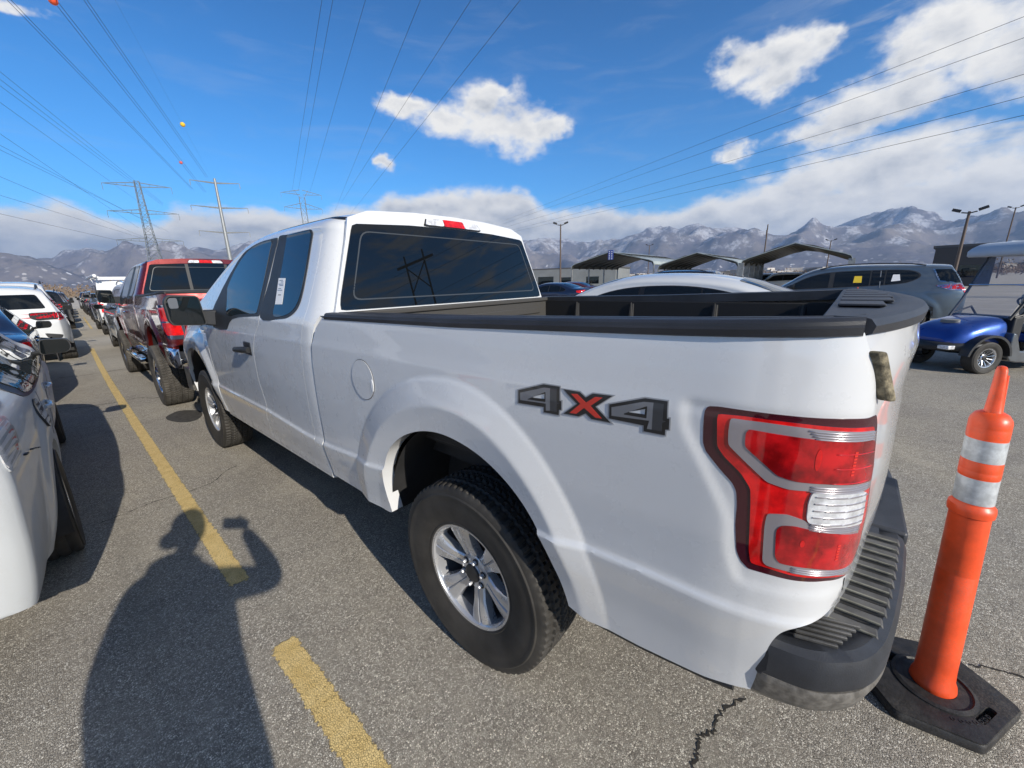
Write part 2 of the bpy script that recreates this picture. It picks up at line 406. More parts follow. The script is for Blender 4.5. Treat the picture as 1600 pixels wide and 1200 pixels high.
def rim_mesh(rr, W, style='six', side=-1):
    """outer face towards side*x; returns MB with materials (alloy, dark pocket, black cap)"""
    mb = MB(); o = side*W*.42
    s = side
    mb.cur = 0
    k = 64 if style == 'six' else 32
    mb.lathe([(rr-.012, o-s*.05), (rr-.009, o-s*.014), (rr-.003, o-s*.008), (rr-.001, o-s*.001), (rr+.009, o+s*.001), (rr+.013, o-s*.004), (rr+.012, o-s*.02)], k, axis='x')
    mb.cur = 1
    mb.lathe([(rr-.011, o-s*.05), (rr-.03, o-s*.16), (rr-.05, o-s*.20)], k, axis='x')
    mb.cur = 2
    mb.lathe([(.001, o-s*.135), (rr-.04, o-s*.135)], k, axis='x')      # brake dust shield behind
    mb.cur = 1; mb.lathe([(.001, o-s*.10), (.15, o-s*.10), (.152, o-s*.12)], k, axis='x')  # disc
    mb.cur = 0
    ns, wi, wo, r0 = {'six': (6, .066, .124, .062), 'ten': (10, .03, .045, .05), 'five': (5, .06, .10, .06), 'twelve': (12, .016, .026, .04)}[style]
    sc = rr/.216
    for q in range(ns):
        a = 2*pi*q/ns+.26
        ca, sa = cos(a), sin(a)
        def P(r, t, x): return (o-s*x, r*ca-t*sa, r*sa+t*ca)
        rings = []
        for r, wd, dp in ((r0*.7, wi, .045), (r0*1.2, wi, .040), (.12*sc, wi*1.05, .026), (.17*sc, (wi+wo)/2, .014), (rr-.004, wo, .010)):
            w2 = wd/2*sc if style != 'six' else wd/2
            rg = .006
            rings.append([P(r, -w2, dp+.04), P(r, -w2, dp+.006), P(r, -w2*.80, dp), P(r, -w2*.12, dp-rg*.2), P(r, 0, dp+rg*1.4), P(r, w2*.12, dp-rg*.2), P(r, w2*.80, dp), P(r, w2, dp+.006), P(r, w2, dp+.04)])
        mb.rings(rings, True, True)
    mb.lathe([(r0+.016, o-s*.085), (r0+.014, o-s*.042), (r0+.004, o-s*.036), (.043, o-s*.034), (.040, o-s*.030)], 36, axis='x')
    mb.cur = 2
    mb.lathe([(.040, o-s*.031), (.038, o-s*.024), (.028, o-s*.020), (.0005, o-s*.019)], 30, axis='x')
    mb.cur = 0
    if style in ('six', 'five'):
        nl = ns
        for q in range(nl):
            a = 2*pi*q/nl+.26+pi/nl
            cy, cz = .0575*cos(a), .0575*sin(a)
            mb.cur = 2; mb.lathe([(.015, o-s*.0345), (.0145, o-s*.0335), (.0005, o-s*.0335)], 14, (0, cy, cz), 'x')
            mb.cur = 0; mb.lathe([(.0085, o-s*.034), (.0085, o-s*.020), (.006, o-s*.016), (.0005, o-s*.015)], 6, (0, cy, cz), 'x')
    return mb
_WC = {}
def wheel(parent, x, y, R=.40, W=.27, rr=.216, style='six', q=0, side=-1, rub=None, rimm=None, steer=0.):
    key = (R, W, rr, style, q, side)
    if key not in _WC:
        hub = MB(); hub.lathe([(.0005, side*W*.0), (.07, 0), (.07, -side*.12), (.0005, -side*.12)], 16, axis='x')
        _WC[key] = (hub.mesh('wheel'), tyre_mesh(R, W, rr, q), rim_mesh(rr, W, style, side).mesh('rim'))
    a, b, c = _WC[key]
    first = not a.materials
    def lk(nm, me, m, par, ang):
        o = bpy.data.objects.new(nm, me); COL.objects.link(o); o.parent = par
        if not me.materials:
            for k in (m if isinstance(m, list) else [m]): me.materials.append(k)
            me.shade_smooth(); me.set_sharp_from_angle(angle=R_(ang))
        return o
    w_ = lk('wheel', a, DARK, parent, 40); w_.location = (x, y, R-.004); w_.rotation_euler = (random.random()*0, 0, steer)
    lk('tyre', b, rub or RUBBER, w_, 28 if q >= 2 else 45); r_ = lk('rim', c, [rimm or ALLOY, ALLOYD, TRIM], w_, 30)
    return w_
# ------------------------------------------------------------ pickup truck
def sst(a,b,x):
    t=np.clip((x-a)/(b-a),0,1);return t*t*(3-2*t)
YC=1.25;WBT=3.683
HX=[(.40,.945),(.55,.962),(.66,.979),(.72,.987),(.743,.990),(.749,.989),(.753,.981),(.775,.9795),(.82,.980),(.95,.984),(1.15,.986),(1.26,.984),(1.30,.978),(1.40,.967),(1.46,.958)]
_z=np.array([a for a,b in HX]);_x=np.array([b for a,b in HX])
CX=[(.42,.0),(.39,.0005),(.36,.0022),(.33,.0058),(.30,.011),(.25,.025),(.21,.046),(.18,.074),(.16,.107),(.145,.145),(.133,.19),(.125,.24)] # plan: y, inset
_cxs=np.array(sm(CX,8,False));CXY=_cxs[:,0];CXI=_cxs[:,1];CXL=np.concatenate([[0],np.cumsum(np.hypot(np.diff(CXY),np.diff(CXI)))])
_hx=np.array(HX);_z=_hx[:,0];_x=_hx[:,1]
def bodyx(y,z,arch=True):
    zc=np.interp(y,[.27,.54,.82,1.7,2.29,2.6,3.2,4.5],[.829,.824,.806,.75,.707,.708,.738,.745])
    zz=z-(zc-.75)*sst(.50,.68,z)*(1-sst(.88,1.12,z))
    h=np.interp(zz,_z,_x)
    # smooth
    for d in(.003,-.003): h=h+np.interp(zz+d,_z,_x)
    h=h/3
    for yc in(YC,YC+WBT):
        dy=y-yc;dz=np.maximum(z-.42,0)
        af=np.where(dy>0,.80,.625)
        e=np.sqrt((dy/af)**2+(dz/.815)**2)
        o=.003*sst(1.0,.985,e)+.023*np.clip((.992-e)/.125,0,1)-.011*np.clip((.867-e)/.13,0,1)
        o=o*np.where(dy<0,.35+.65*sst(.52,.86,z),1)
        h=h+o
    return h
_UR=np.array(sm([(.86,.29),(.90,.325),(.97,.350),(1.05,.362),(1.15,.415),(1.24,.464),(1.32,.464)],12,False))
def umap(u,z,lift=0.):
    """u=y on the flank; below .42 u runs round the rear corner"""
    u=np.asarray(u,float);z=np.asarray(z,float)
    s=np.maximum(.42-u,0)
    Y=np.where(u>=.42,u,np.interp(s,CXL,CXY));I=np.interp(s,CXL,CXI)
    h=bodyx(np.maximum(Y,.30),z)-I
    ur=np.interp(z,_UR[:,0],_UR[:,1])
    h=h-.0055*sst(ur+.016,ur-.012,u)*sst(.885,.91,z)*sst(1.30,1.28,z)
    return np.stack([-h,Y,z],-1)
_tx=np.array([.40,1.36,1.40,1.43,1.80,1.86,1.95]);
_cx=np.array([0,.972,.960,.945,.800,.775,.72])
ZT=np.array([(2.2,1.955),(2.5,1.972),(3.2,1.975),(3.5,1.955),(3.8,1.89),(4.2,1.71),(4.85,1.33),(5.0,1.285),(5.6,1.22),(5.80,1.13),(5.86,1.0)])
CC=[(2.44,0.),(2.38,.003),(2.33,.012),(2.28,.033),(2.245,.062),(2.225,.095),(2.215,.125)]
VC=1.84
_ccs=np.array(sm(CC,8,False));CCY=_ccs[:,0];CCI=_ccs[:,1];CCL=np.concatenate([[0],np.cumsum(np.hypot(np.diff(CCY),np.diff(CCI)))])
_zt=np.array(sm([tuple(x) for x in ZT],6,False));ZTs=_zt
def cabmap(u,v):
    u=np.asarray(u,float);v=np.asarray(v,float)
    s=np.maximum(2.44-u,0)
    Y=np.where(u>=2.44,u,np.interp(s,CCL,CCY));I=np.interp(s,CCL,CCI)
    # extrapolate past corner (back panel)
    ex=np.maximum(s-CCL[-1],0);I=I+ex;Y=Y-ex*.05
    k=(np.interp(Y,ZTs[:,0],ZTs[:,1])-1.38)/(1.975-1.38)
    vv=np.minimum(v,VC);zs=np.where(vv>1.38,1.38+(vv-1.38)*k,vv)
    X=np.where(zs<1.37,bodyx(Y,zs),np.interp(zs,_tx[1:],_cx[1:])*.5+.25*np.interp(zs+.02,_tx[1:],_cx[1:])+.25*np.interp(zs-.02,_tx[1:],_cx[1:]))
    ph=np.clip((v-VC)/.8,0,1)*np.pi/2
    r=.135*k
    z=zs+r*np.sin(ph)**.75
    xx=(X-I)*np.maximum(np.cos(ph),0)**.62
    Y=Y+np.maximum(z-1.43,0)*.17*np.clip((2.6-Y)/.35,0,1)
    return np.stack([-xx,Y,z],-1)

umap.flip=True;cabmap.flip=True
LO=[(0.4247,1.2852),(0.4040,1.2883),(0.3315,1.2884),(0.2627,1.2885),(0.1930,1.2890),(0.1403,1.2865),(0.1201,1.2902),(0.1091,1.2702),(0.0938,1.2183),(0.0749,1.1396),(0.0526,1.0522),(0.0528,0.9888),(0.0706,0.9443),(0.0919,0.9232),(0.1213,0.9238),(0.1671,0.9303),(0.2285,0.9295),(0.2752,0.9321),(0.3131,0.9333),(0.3291,0.9487),(0.3387,0.9714),(0.3469,1.0336),(0.3483,1.0786),(0.3524,1.1097),(0.3611,1.1271),(0.3896,1.1544),(0.4193,1.1861),(0.4262,1.2040),(0.4292,1.2461),(0.4300,1.2740)]
LR=[(0.4045,1.2725),(0.3590,1.2761),(0.2528,1.2750),(0.1228,1.2678),(0.1057,1.2211),(0.0860,1.1430),(0.0671,1.0580),(0.0677,0.9956),(0.0850,0.9534),(0.1008,0.9271),(0.1615,0.9398),(0.2302,0.9423),(0.2833,0.9491),(0.3100,0.9502),(0.3163,0.9807),(0.3242,1.0863),(0.3284,1.1247),(0.3483,1.1542),(0.3829,1.1836),(0.3978,1.2031)]
LS1=[(0.3794,1.2688),(0.3148,1.2697),(0.2491,1.2679),(0.1196,1.2605),(0.0960,1.1828),(0.0864,1.1356),(0.1092,1.1301),(0.2335,1.1411),(0.2674,1.1391),(0.3028,1.1473),(0.3388,1.1776),(0.3778,1.2117),(0.3803,1.2412)]
LR1=[(0.3457,1.2526),(0.2491,1.2488),(0.1174,1.2412),(0.1001,1.1838),(0.0966,1.1509),(0.2073,1.1590),(0.2587,1.1584),(0.2877,1.1648),(0.3196,1.1916),(0.3483,1.2147),(0.3497,1.2439)]
LW=[(0.2276,1.1402),(0.1080,1.1305),(0.0995,1.0894),(0.0980,1.0541),(0.2203,1.0694),(0.2292,1.0779),(0.2314,1.1159)]
LS2=[(0.2947,1.0776),(0.2605,1.0841),(0.2301,1.0759),(0.2200,1.0674),(0.0941,1.0500),(0.0983,1.0333),(0.0860,0.9560),(0.0974,0.9278),(0.1629,0.9477),(0.2409,0.9522),(0.2840,0.9555),(0.2903,0.9644),(0.2957,1.0473)]
LR2=[(0.2688,1.0576),(0.2461,1.0611),(0.1964,1.0545),(0.0931,1.0294),(0.0895,0.9836),(0.0982,0.9589),(0.1250,0.9556),(0.2026,0.9674),(0.2613,0.9694),(0.2702,0.9816),(0.2754,1.0447)]
FO=[(0.9419,1.2427),(0.8478,1.2748),(0.7895,1.2755),(0.7881,1.2370),(0.7820,1.2371),(0.7822,1.2079),(0.7894,1.2058),(0.7902,1.1892),(0.8477,1.1868),(0.8478,1.2034),(0.9425,1.1977)]
FB=[(0.9364,1.2409),(0.8467,1.2715),(0.7928,1.2726),(0.7917,1.2338),(0.7863,1.2338),(0.7858,1.2088),(0.7931,1.2074),(0.7939,1.1927),(0.8438,1.1909),(0.8440,1.2064),(0.9369,1.2015)]
FG=[(0.9292,1.2345),(0.8449,1.2626),(0.8230,1.2640),(0.8228,1.2000),(0.8365,1.1973),(0.8367,1.2177),(0.9295,1.2121)]
FH=[(0.8959,1.2258),(0.8423,1.2454),(0.8422,1.2304)]
FD=[(0.8230,1.2640),(0.8013,1.2652),(0.8007,1.2268),(0.7927,1.2263),(0.8007,1.2223),(0.8003,1.2005),(0.8228,1.2000)]
XO=[(0.7890,1.2695),(0.7292,1.2712),(0.7117,1.2602),(0.6934,1.2731),(0.6310,1.2760),(0.6784,1.2385),(0.6304,1.2010),(0.6944,1.1992),(0.7103,1.2103),(0.7293,1.1989),(0.7856,1.1966),(0.7423,1.2342)]
XB=[(0.7806,1.2678),(0.7306,1.2683),(0.7115,1.2567),(0.6925,1.2703),(0.6380,1.2730),(0.6831,1.2376),(0.6396,1.2040),(0.6929,1.2025),(0.7097,1.2143),(0.7301,1.2019),(0.7777,1.2004),(0.7366,1.2353)]
XR=[(0.7554,1.2596),(0.7368,1.2620),(0.7101,1.2438),(0.6846,1.2630),(0.6644,1.2643),(0.6969,1.2372),(0.6639,1.2101),(0.6819,1.2088),(0.7152,1.2286),(0.7381,1.2077),(0.7589,1.2061),(0.7265,1.2371)]
GO=[(0.6497,1.2526),(0.5591,1.2838),(0.5037,1.2854),(0.5012,1.2468),(0.4955,1.2474),(0.4945,1.2163),(0.5023,1.2145),(0.5024,1.2001),(0.5581,1.1973),(0.5591,1.2120),(0.6485,1.2104)]
GB=[(0.6451,1.2508),(0.5582,1.2808),(0.5063,1.2824),(0.5039,1.2436),(0.4985,1.2442),(0.4976,1.2183),(0.5055,1.2165),(0.5054,1.2029),(0.5548,1.2012),(0.5558,1.2155),(0.6441,1.2143)]
GG=[(0.6387,1.2445),(0.5603,1.2720),(0.5369,1.2740),(0.5359,1.2100),(0.5473,1.2091),(0.5434,1.2298),(0.6376,1.2229)]
GH=[(0.5990,1.2402),(0.5547,1.2562),(0.5550,1.2425)]
GD=[(0.5369,1.2740),(0.5140,1.2749),(0.5129,1.2364),(0.5060,1.2362),(0.5137,1.2313),(0.5132,1.2114),(0.5359,1.2100)]
ARCH_R = [(.765, .56), (.775, .60), (.801, .675), (.861, .805), (.961, .913), (1.098, .988), (1.257, 1.020), (1.40, 1.008), (1.54, .955), (1.65, .875), (1.712, .79), (1.742, .70), (1.750, .60), (1.742, .51)]
def arch_pts(yc=YC): return [(y-YC+yc, z) for y, z in sm(ARCH_R, 5, False)]
BLIP = [(-.02, .0)]
def rake(z0): return z0
_TZ = [.70, .88, .93, .98, 1.04, 1.12, 1.22, 1.30, 1.35, 1.40, 1.446, 1.50]
_TX = [.80, .80, .812, .800, .806, .830, .857, .875, .883, .896, .905, .905]
_TE = [.165, .155, .143, .137, .138, .144, .155, .163, .171, .186, .202, .206]
def tailgate_y(x, z):
    y0 = np.interp(z, [.70, .80, 1.00, 1.10, 1.20, 1.26, 1.30, 1.335, 1.365, 1.44, 1.50], [.075, .068, .060, .062, .066, .070, .066, .060, .054, .064, .068])
    return y0+(np.interp(z, _TZ, _TE)-y0)*(np.abs(x)/np.interp(z, _TZ, _TX))**2.15
def make_truck(name, loc, rz, label, cat, group, P):
    root = empty(name, loc, rz, label, cat, group)
    pm = P['paint']; old = P['lamp'] == 'old'; q = P.get('q', 1); S = P.get('step', .012)
    lamp = rnd(LO, .004, 2) if not old else rnd([(.40, 1.29), (.09, 1.30), (.06, .95), (.10, .93), (.285, .935), (.35, 1.05)], .03, 4)
    # --- bed sides
    ua = arch_pts()
    outer = [(2.353, .503), (2.357, .69), (2.350, .768), (2.352, .90), (2.349, 1.05), (2.340, 1.17), (2.322, 1.26), (2.272, 1.35), (2.20, 1.404), (2.10, 1.404), (1.25, 1.411), (.50, 1.432), (.188, 1.446), (.165, 1.40), (.141, 1.35), (.125, 1.30), (.105, 1.22), (.075, 1.12), (.052, 1.04), (.050, .98), (.070, .93), (.095, .90)] \
        + sm([(.12, .86), (.16, .835), (.205, .822), (.235, .80), (.252, .755), (.262, .683), (.274, .600)], 4, False)+[(.373, .578), (.537, .556), (.70, .545)]+ua+[(1.76, .50), (1.79, .497), (2.1, .502)]
    for sd in (0, 1):
        bs = patch('bed_side', outer, umap, pm, root, su=S, sv=S, depth=.06, mirror=bool(sd), inward=(1, 0, 0))
        # dark bottom lip
        mb = MB(); sx_ = -1 if not sd else 1
        mb.tube([(sx_*.945, y, z-.012) for y, z in [(.31, .596), (.373, .582), (.537, .560), (.69, .550)]], .011, 6); mb.build('lower_lip', TRIM, bs)
        tl = patch('tail_lamp', lamp, umap, LMAR, root, su=.008, sv=.008, depth=.02, lift=.0012 if not old else .006, mirror=bool(sd))
        if not sd or True:
            mi = bool(sd)
            if not old:
                for nm, pl, mm, li in (('lens', LR, LRED, .0030), ('silver_band', LS1, LSIL, .0048), ('silver_band', LS2, LSIL, .0048), ('stop_lens', LR1, LRED2, .0064), ('turn_lens', LR2, LRED2, .0064), ('reverse_lens', LW, LCLR, .0070)):
                    patch(nm, rnd(pl, .006, 2), umap, mm, tl, su=.007, sv=.007, depth=.004, lift=li, mirror=mi)
                if not mi:
                    def rib(u0, z0, u1, z1, lf, r, m):
                        P_ = []
                        for t in np.linspace(0, 1, 14):
                            u_ = u0+(u1-u0)*t; q0 = umap(np.array([u_, u_+.002]), np.array([z0+(z1-z0)*t]*2)); d_ = q0[1]-q0[0]; nn = np.array([-d_[1], d_[0], 0]); nn = -nn/np.linalg.norm(nn) if nn[0] > 0 else nn/np.linalg.norm(nn)
                            P_.append(tuple(q0[0]+nn*lf*(1 if nn[0] < 0 else -1)))
                        mb_ = MB(); mb_.tube(P_, r, 7, True); mb_.build('optic_rib', m, tl, ang=180)
                    for k_ in range(4): rib(.250-.004*k_, 1.2635-.005*k_, .118, 1.2580-.005*k_, .0052, .0016, LSIL)
                    for k_ in range(3): rib(.232, 1.150-.005*k_, .098, 1.1455-.005*k_, .0052, .0016, LSIL)
                    for k_ in range(3): rib(.222, 1.0665-.005*k_, .100, 1.050-.005*k_, .0052, .0016, LSIL)
                    for k_ in range(3): rib(.240, .962-.005*k_, .104, .953-.005*k_, .0052, .0015, LSIL)
                    for k_ in range(3): rib(.200, 1.22-.03*k_, .112, 1.217-.03*k_, .0066, .0009, LRED)
                    for z in (1.066, 1.081, 1.096, 1.111, 1.126):
                        patch('optic_rib', [(.221, z+.004), (.104, z-.003), (.104, z-.0005), (.221, z+.0065)], umap, LSIL, tl, su=.01, sv=.003, depth=.003, lift=.0088)
                    for (u_, z_, a_, b_) in ((.228, 1.208, .005, .022), (.229, 1.024, .004, .008)):
                        patch('bulb_glint', sm([(u_+a_*cos(t), z_+b_*sin(t)) for t in np.arange(0, 6.28, .7)], 3), umap, LRED, tl, su=.003, sv=.003, depth=.002, lift=.0072)
                    for u_, z0_, z1_ in ((.160, 1.175, 1.222), (.155, .985, 1.022)):
                        for zz in np.arange(z0_, z1_, .0065): patch('optic_bead', [(u_, zz), (u_+.006, zz), (u_+.006, zz+.0035), (u_, zz+.0035)], umap, LHOT, tl, su=.003, sv=.002, depth=.002, lift=.0072)
            else:
                patch('chrome_frame', rnd([(.425, 1.305), (.08, 1.315), (.05, .93), (.10, .905), (.295, .91), (.375, 1.045)], .03, 4), umap, CHROME, tl, su=.01, sv=.01, depth=.014, lift=.0085, mirror=mi)
                patch('lens', rnd([(.385, 1.275), (.10, 1.285), (.09, 1.125), (.355, 1.12)], .02), umap, LRED, tl, su=.01, sv=.01, depth=.004, lift=.012, mirror=mi)
                patch('lens', rnd([(.35, 1.10), (.09, 1.105), (.08, .955), (.28, .955), (.335, 1.04)], .02), umap, LRED, tl, su=.01, sv=.01, depth=.004, lift=.012, mirror=mi)
        # rail cap
        sx_ = -1 if not sd else 1
        mb = MB(); rings = []
        for u in np.linspace(.19, 2.17, 40):
            p = umap(np.array([max(u, .19)]), np.array([1.44]))[0]; zt = np.interp(u, [.19, .5, 1.25, 2.17], [1.474, 1.461, 1.441, 1.428]); zl = np.interp(u, [.19, .5, 1.25, 2.17], [1.443, 1.430, 1.408, 1.398])
            xo = abs(p[0])+.010; y = p[1]; xi = min(.845, xo-.06)
            rings.append([(sx_*a, y, b) for a, b in ((xo-.012, zl-.004), (xo-.001, zl), (xo+.002, zl+.014), (xo-.004, zl+.018), (xo-.005, zt-.006), (xo-.014, zt), (xo-.05, zt+.001), (xo-.055, zt-.004), (xo-.075, zt-.004), (xo-.08, zt), (xi, zt-.002), (xi, zt-.05))])
        mb.rings(rings, True, True)
        mb.build('rail_cap', P.get('cap', CAPM), root, ang=35)
        # inner bed wall with ribs, wheel tub
        mb = MB()
        mb.box((sx_*.852, 1.18, 1.15), (.02, 1.98, .50))
        for y in (.42, .86, 1.40, 1.84): mb.hexa([(sx_*.845, y-.03, .92), (sx_*.845, y+.03, .92), (sx_*.80, y+.02, .92), (sx_*.80, y-.02, .92), (sx_*.845, y-.02, 1.385), (sx_*.845, y+.02, 1.385), (sx_*.836, y+.012, 1.385), (sx_*.836, y-.012, 1.385)])
        mb.box((sx_*.72, 1.25, 1.02), (.26, .95, .22)); mb.build('bed_wall', LINER, root, bevel=.006)
        if sd: 
            for y in (.42, .86, 1.40, 1.84):
                mb = MB(); mb.hexa([(sx_*.834, y-.012, 1.24), (sx_*.834, y+.012, 1.24), (sx_*.815, y+.010, 1.24), (sx_*.815, y-.010, 1.24), (sx_*.834, y-.004, 1.392), (sx_*.834, y+.004, 1.392), (sx_*.830, y+.003, 1.392), (sx_*.830, y-.003, 1.392)]); mb.build('wall_rib', HEADB, root)
        # wheel housings
        for yc in (YC, YC+WBT):
            mb = MB(); rings = []
            for t in np.linspace(.08, pi-.22, 26):
                y = yc+.52*cos(t)*1.0; z = .44+.60*sin(t); rings.append([(sx_*.955, y, z), (sx_*.60, y, z)])
            mb.rings(rings, False, False); mb.box((sx_*.60, yc, .72), (.01, 1.1, .66))
            mb.build('wheel_housing', UNDER, root)
    # --- bed floor, headboard, tailgate
    mb = MB(); mb.box((0, 1.16, .90), (1.70, 2.02, .03))
    for i in range(9): mb.box((-.72+.18*i, 1.16, .922), (.09, 1.98, .016))
    mb.build('bed_floor', LINER, root)
    mb = MB(); mb.box((0, 2.155, 1.16), (1.69, .03, .50)); mb.box((0, 2.15, 1.412), (1.70, .05, .028))
    for z in (1.05, 1.2, 1.33): mb.box((0, 2.136, z), (1.5, .012, .05))
    mb.build('headboard', HEADB if not old else LINER, root, bevel=.006)
    mb = MB(); mb.prism([(a, b) for a, b in ((-.93, 2.17), (.93, 2.17), (.93, 2.20), (-.93, 2.20))], .55, 1.38); mb.build('bed_front', pm, root)
    # tailgate outside skin, mapped on (x,z)
    def tg(u, v): return np.stack([u, tailgate_y(u, v), v], -1)
    edge = [(z, float(np.interp(z, _TZ, _TX))-.002) for z in (1.44, 1.40, 1.35, 1.30, 1.22, 1.12, 1.04, .98, .93, .88, .80)]
    ol = [(-x+.004, z) for z, x in edge]+[(-.80, .74), (.80, .74)]+[(x-.004, z) for z, x in edge[::-1]]
    tgo = patch('tailgate', ol, tg, pm, root, su=.02, sv=.012, depth=.05, inward=(0, 1, 0), flip=False)
    mb = MB(); mb.box((0, .245, 1.13), (1.6, .05, .52)); mb.build('inner_panel', LINER, tgo)
    mb = MB(); rings = []
    for x in np.linspace(-.901, .901, 50):
        y = float(tailgate_y(x, 1.44)); t = abs(x)/.901; th = .030+.012*(1-t**3)
        zt = 1.474-.004*(1-t*t); yb = y-.004
        rings.append([(x, yb+.010, 1.444-.014*(1-t**3)), (x, yb-.006, 1.444-.012*(1-t**3)), (x, yb-.010, zt-.016), (x, yb-.002, zt-.004), (x, yb+.012, zt), (x, yb+.05, zt), (x, yb+.056, zt-.004), (x, .262, zt-.004), (x, .268, zt-.012), (x, .268, 1.432), (x, yb+.04, 1.436)])
    mb.rings(rings, True, True); cap = mb.build('tailgate_cap', P.get('cap', CAPM), root, ang=35)
    mb = MB()
    for i in range(-2, 4):
        x = i*.21-.05
        y = float(tailgate_y(x, 1.44)); mb.box((x, (y+.05+.262)/2, 1.4735), (.155, max(.05, .262-y-.075), .006))
    mb.build('cap_rib', P.get('cap', CAPM), cap, bevel=.002)
    # --- bumper
    bm_ = P.get('bumper', BUMPG)
    bc = sm([(0, .012), (.20, .002), (.25, -.014), (.36, -.006), (.5, .008), (.70, .036), (.80, .058), (.868, .088), (.915, .132), (.942, .18), (.955, .255)], 5, False)
    def bp(x): return float(np.interp(abs(x), [p[0] for p in bc], [p[1] for p in bc]))
    xs = [(-a, b) for a, b in bc[::-1]]+[(a, b) for a, b in bc[1:]]
    pads = MB(); face = MB(); r1 = []; r2 = []
    for x, y in xs:
        ax = abs(x); zt = np.interp(ax, [.3, .6, .9], [.742, .750, .762]); sc = 1-.03*(ax > .9)
        x2 = x*.985
        r1.append([(x*.93, y+.10, zt-.02), (x2, y+.020, zt), (x, y+.006, zt-.008), (x*1.003, y-.003, zt-.03), (x*1.003, y-.003, zt-.075), (x, y+.012, zt-.095), (x*.95, y+.06, zt-.095)])
        r2.append([(x*.985, y+.030, zt-.088), (x*1.002, y+.002, zt-.088), (x*1.004, y-.002, zt-.10), (x*.995, y+.010, zt-.150), (x*.965, y+.045, zt-.192), (x*.93, y+.09, zt-.205), (x*.90, y+.12, zt-.20)])
    pads.rings(r1, True, True); face.rings(r2, True, True)
    bmp = face.build('rear_bumper', bm_, root, ang=60)
    pd = pads.build('step_pad', P.get('pad', STEPD), bmp, ang=35)
    mb = MB(); mb.box((0, .19, .742), (1.5, .22, .012)); mb.box((0, .11, .735), (1.2, .12, .02)); mb.build('step_deck', STEPD, bmp)
    if not old:
        for s in (-1, 1):
            mb = MB(); mr = MB()
            for i in range(11):
                x = s*(.315+i*.046); y = bp(x)
                mb.hexa([(x-.0155, y+.016, .748), (x+.0155, y+.016, .748), (x+.0155, y+.225, .745), (x-.0155, y+.225, .745), (x-.0135, y+.022, .760), (x+.0135, y+.022, .760), (x+.0135, y+.22, .757), (x-.0135, y+.22, .757)])
                mr.box((x-.0145, y+.12, .7605), (.0045, .19, .0035))
            for i in range(6): mb.box((s*(.806+i*.0175), .158+i*.004, .7665), (.0075, .115-.007*i, .008), rz=-s*.30)
            mb.build('step_rib', P.get('rib', STEPM), bmp, bevel=.002); mr.build('worn_edge', STEPR, bmp)
    else:
        for s in (-1, 1):
            mb = MB(); mb.rings([[(s*x, y, z) for x, z in ((.93, .57), (k-.015, .575), (k, .62), (k, .77), (k-.02, .80), (.93, .80))] for y, k in ((.05, .95), (.10, .985), (.16, 1.0), (.44, 1.008), (.50, .985))], True, True); mb.build('bumper_end', CHROME, bmp, ang=60)
    mb = MB(); mb.box((0, .03, .725), (.46, .10, .05)); mb.box((0, -.004, .64), (.34, .02, .12)); mb.build('plate_recess', STEPD, bmp, bevel=.01)
    mb = MB(); mb.box((0, .08, .765), (.10, .08, .006)); mb.box((0, .08, .772), (.045, .035, .006)); mb.build('hitch_cover', TRIM, bmp, bevel=.003)
    mb = MB(); mb.box((0, .20, .52), (.08, .35, .08)); mb.box((0, .30, .53), (.9, .07, .07)); mb.build('tow_receiver', UNDER, root)
    # --- chassis
    mb = MB()
    for s in (-1, 1): mb.box((s*.42, 2.9, .56), (.10, 5.2, .12)); mb.tube([(s*.9, 1.25, .40), (0, 1.25, .40)], .05, 10)
    mb.tube([(-.12, 1.25, .40), (0, 1.25, .40), (.12, 1.25, .40)], [.10, .16, .10], 12); mb.box((0, 3.6, .72), (1.72, 2.9, .40)); mb.box((.0, 1.3, .82), (1.5, 1.9, .10))
    mb.tube([(.45, .4, .50), (.45, 2.6, .50)], .05, 10); mb.box((-.55, 2.35, .56), (.35, 1.0, .20))
    mb.build('chassis', UNDER, root)
    # --- cab
    SU = P.get('cstep', .02)
    gap = .0045
    rear_u = 2.06
    fd = [(3.088-.0, 2.30), (3.063, 1.80), (3.060, 1.60), (3.072, 1.372), (3.170, 1.26), (3.240, 1.16), (3.263, 1.06), (3.262, .943), (3.235, .84), (3.212, .739), (3.240, .68), (3.262, .58), (3.275, .50)]
    rd = [(2.42, 1.86), (2.401, 1.80), (2.392, 1.717), (2.396, 1.60), (2.404, 1.50), (2.418, 1.396), (2.450, 1.271), (2.469, 1.153), (2.483, 1.030), (2.482, .88), (2.473, .74), (2.475, .62), (2.478, .50)]
    ff = [(4.52, 1.30), (4.44, 1.21), (4.42, 1.16), (4.420, 1.049), (4.405, .936), (4.36, .80), (4.352, .743), (4.361, .637), (4.353, .547), (4.337, .49)]
    topseam = [(2.42, 1.86), (2.47, 1.895), (2.56, 1.905), (2.8, 1.905), (3.06, 1.905), (3.4, 1.905), (3.7, 1.90), (3.9, 1.885), (4.1, 1.85), (4.28, 1.77), (4.42, 1.62), (4.52, 1.45), (4.56, 1.36), (4.52, 1.30)]
    ts = sm(topseam, 4, False); rds = sm(rd, 3, False); fds = sm(fd, 3, False); ffs = sm(ff, 3, False)
    VMAX = VC+.8
    def off(poly, d):  # shrink polygon slightly
        p = np.array(poly); a = np.roll(p, 1, 0); b = np.roll(p, -1, 0); t = b-a; t /= np.maximum(np.linalg.norm(t, axis=1, keepdims=True), 1e-9)
        nn = np.stack([-t[:, 1], t[:, 0]], 1); ar = (p[:, 0]*np.roll(p[:, 1], -1)-np.roll(p[:, 0], -1)*p[:, 1]).sum()
        return [tuple(x) for x in (p+nn*d*(1 if ar > 0 else -1))]
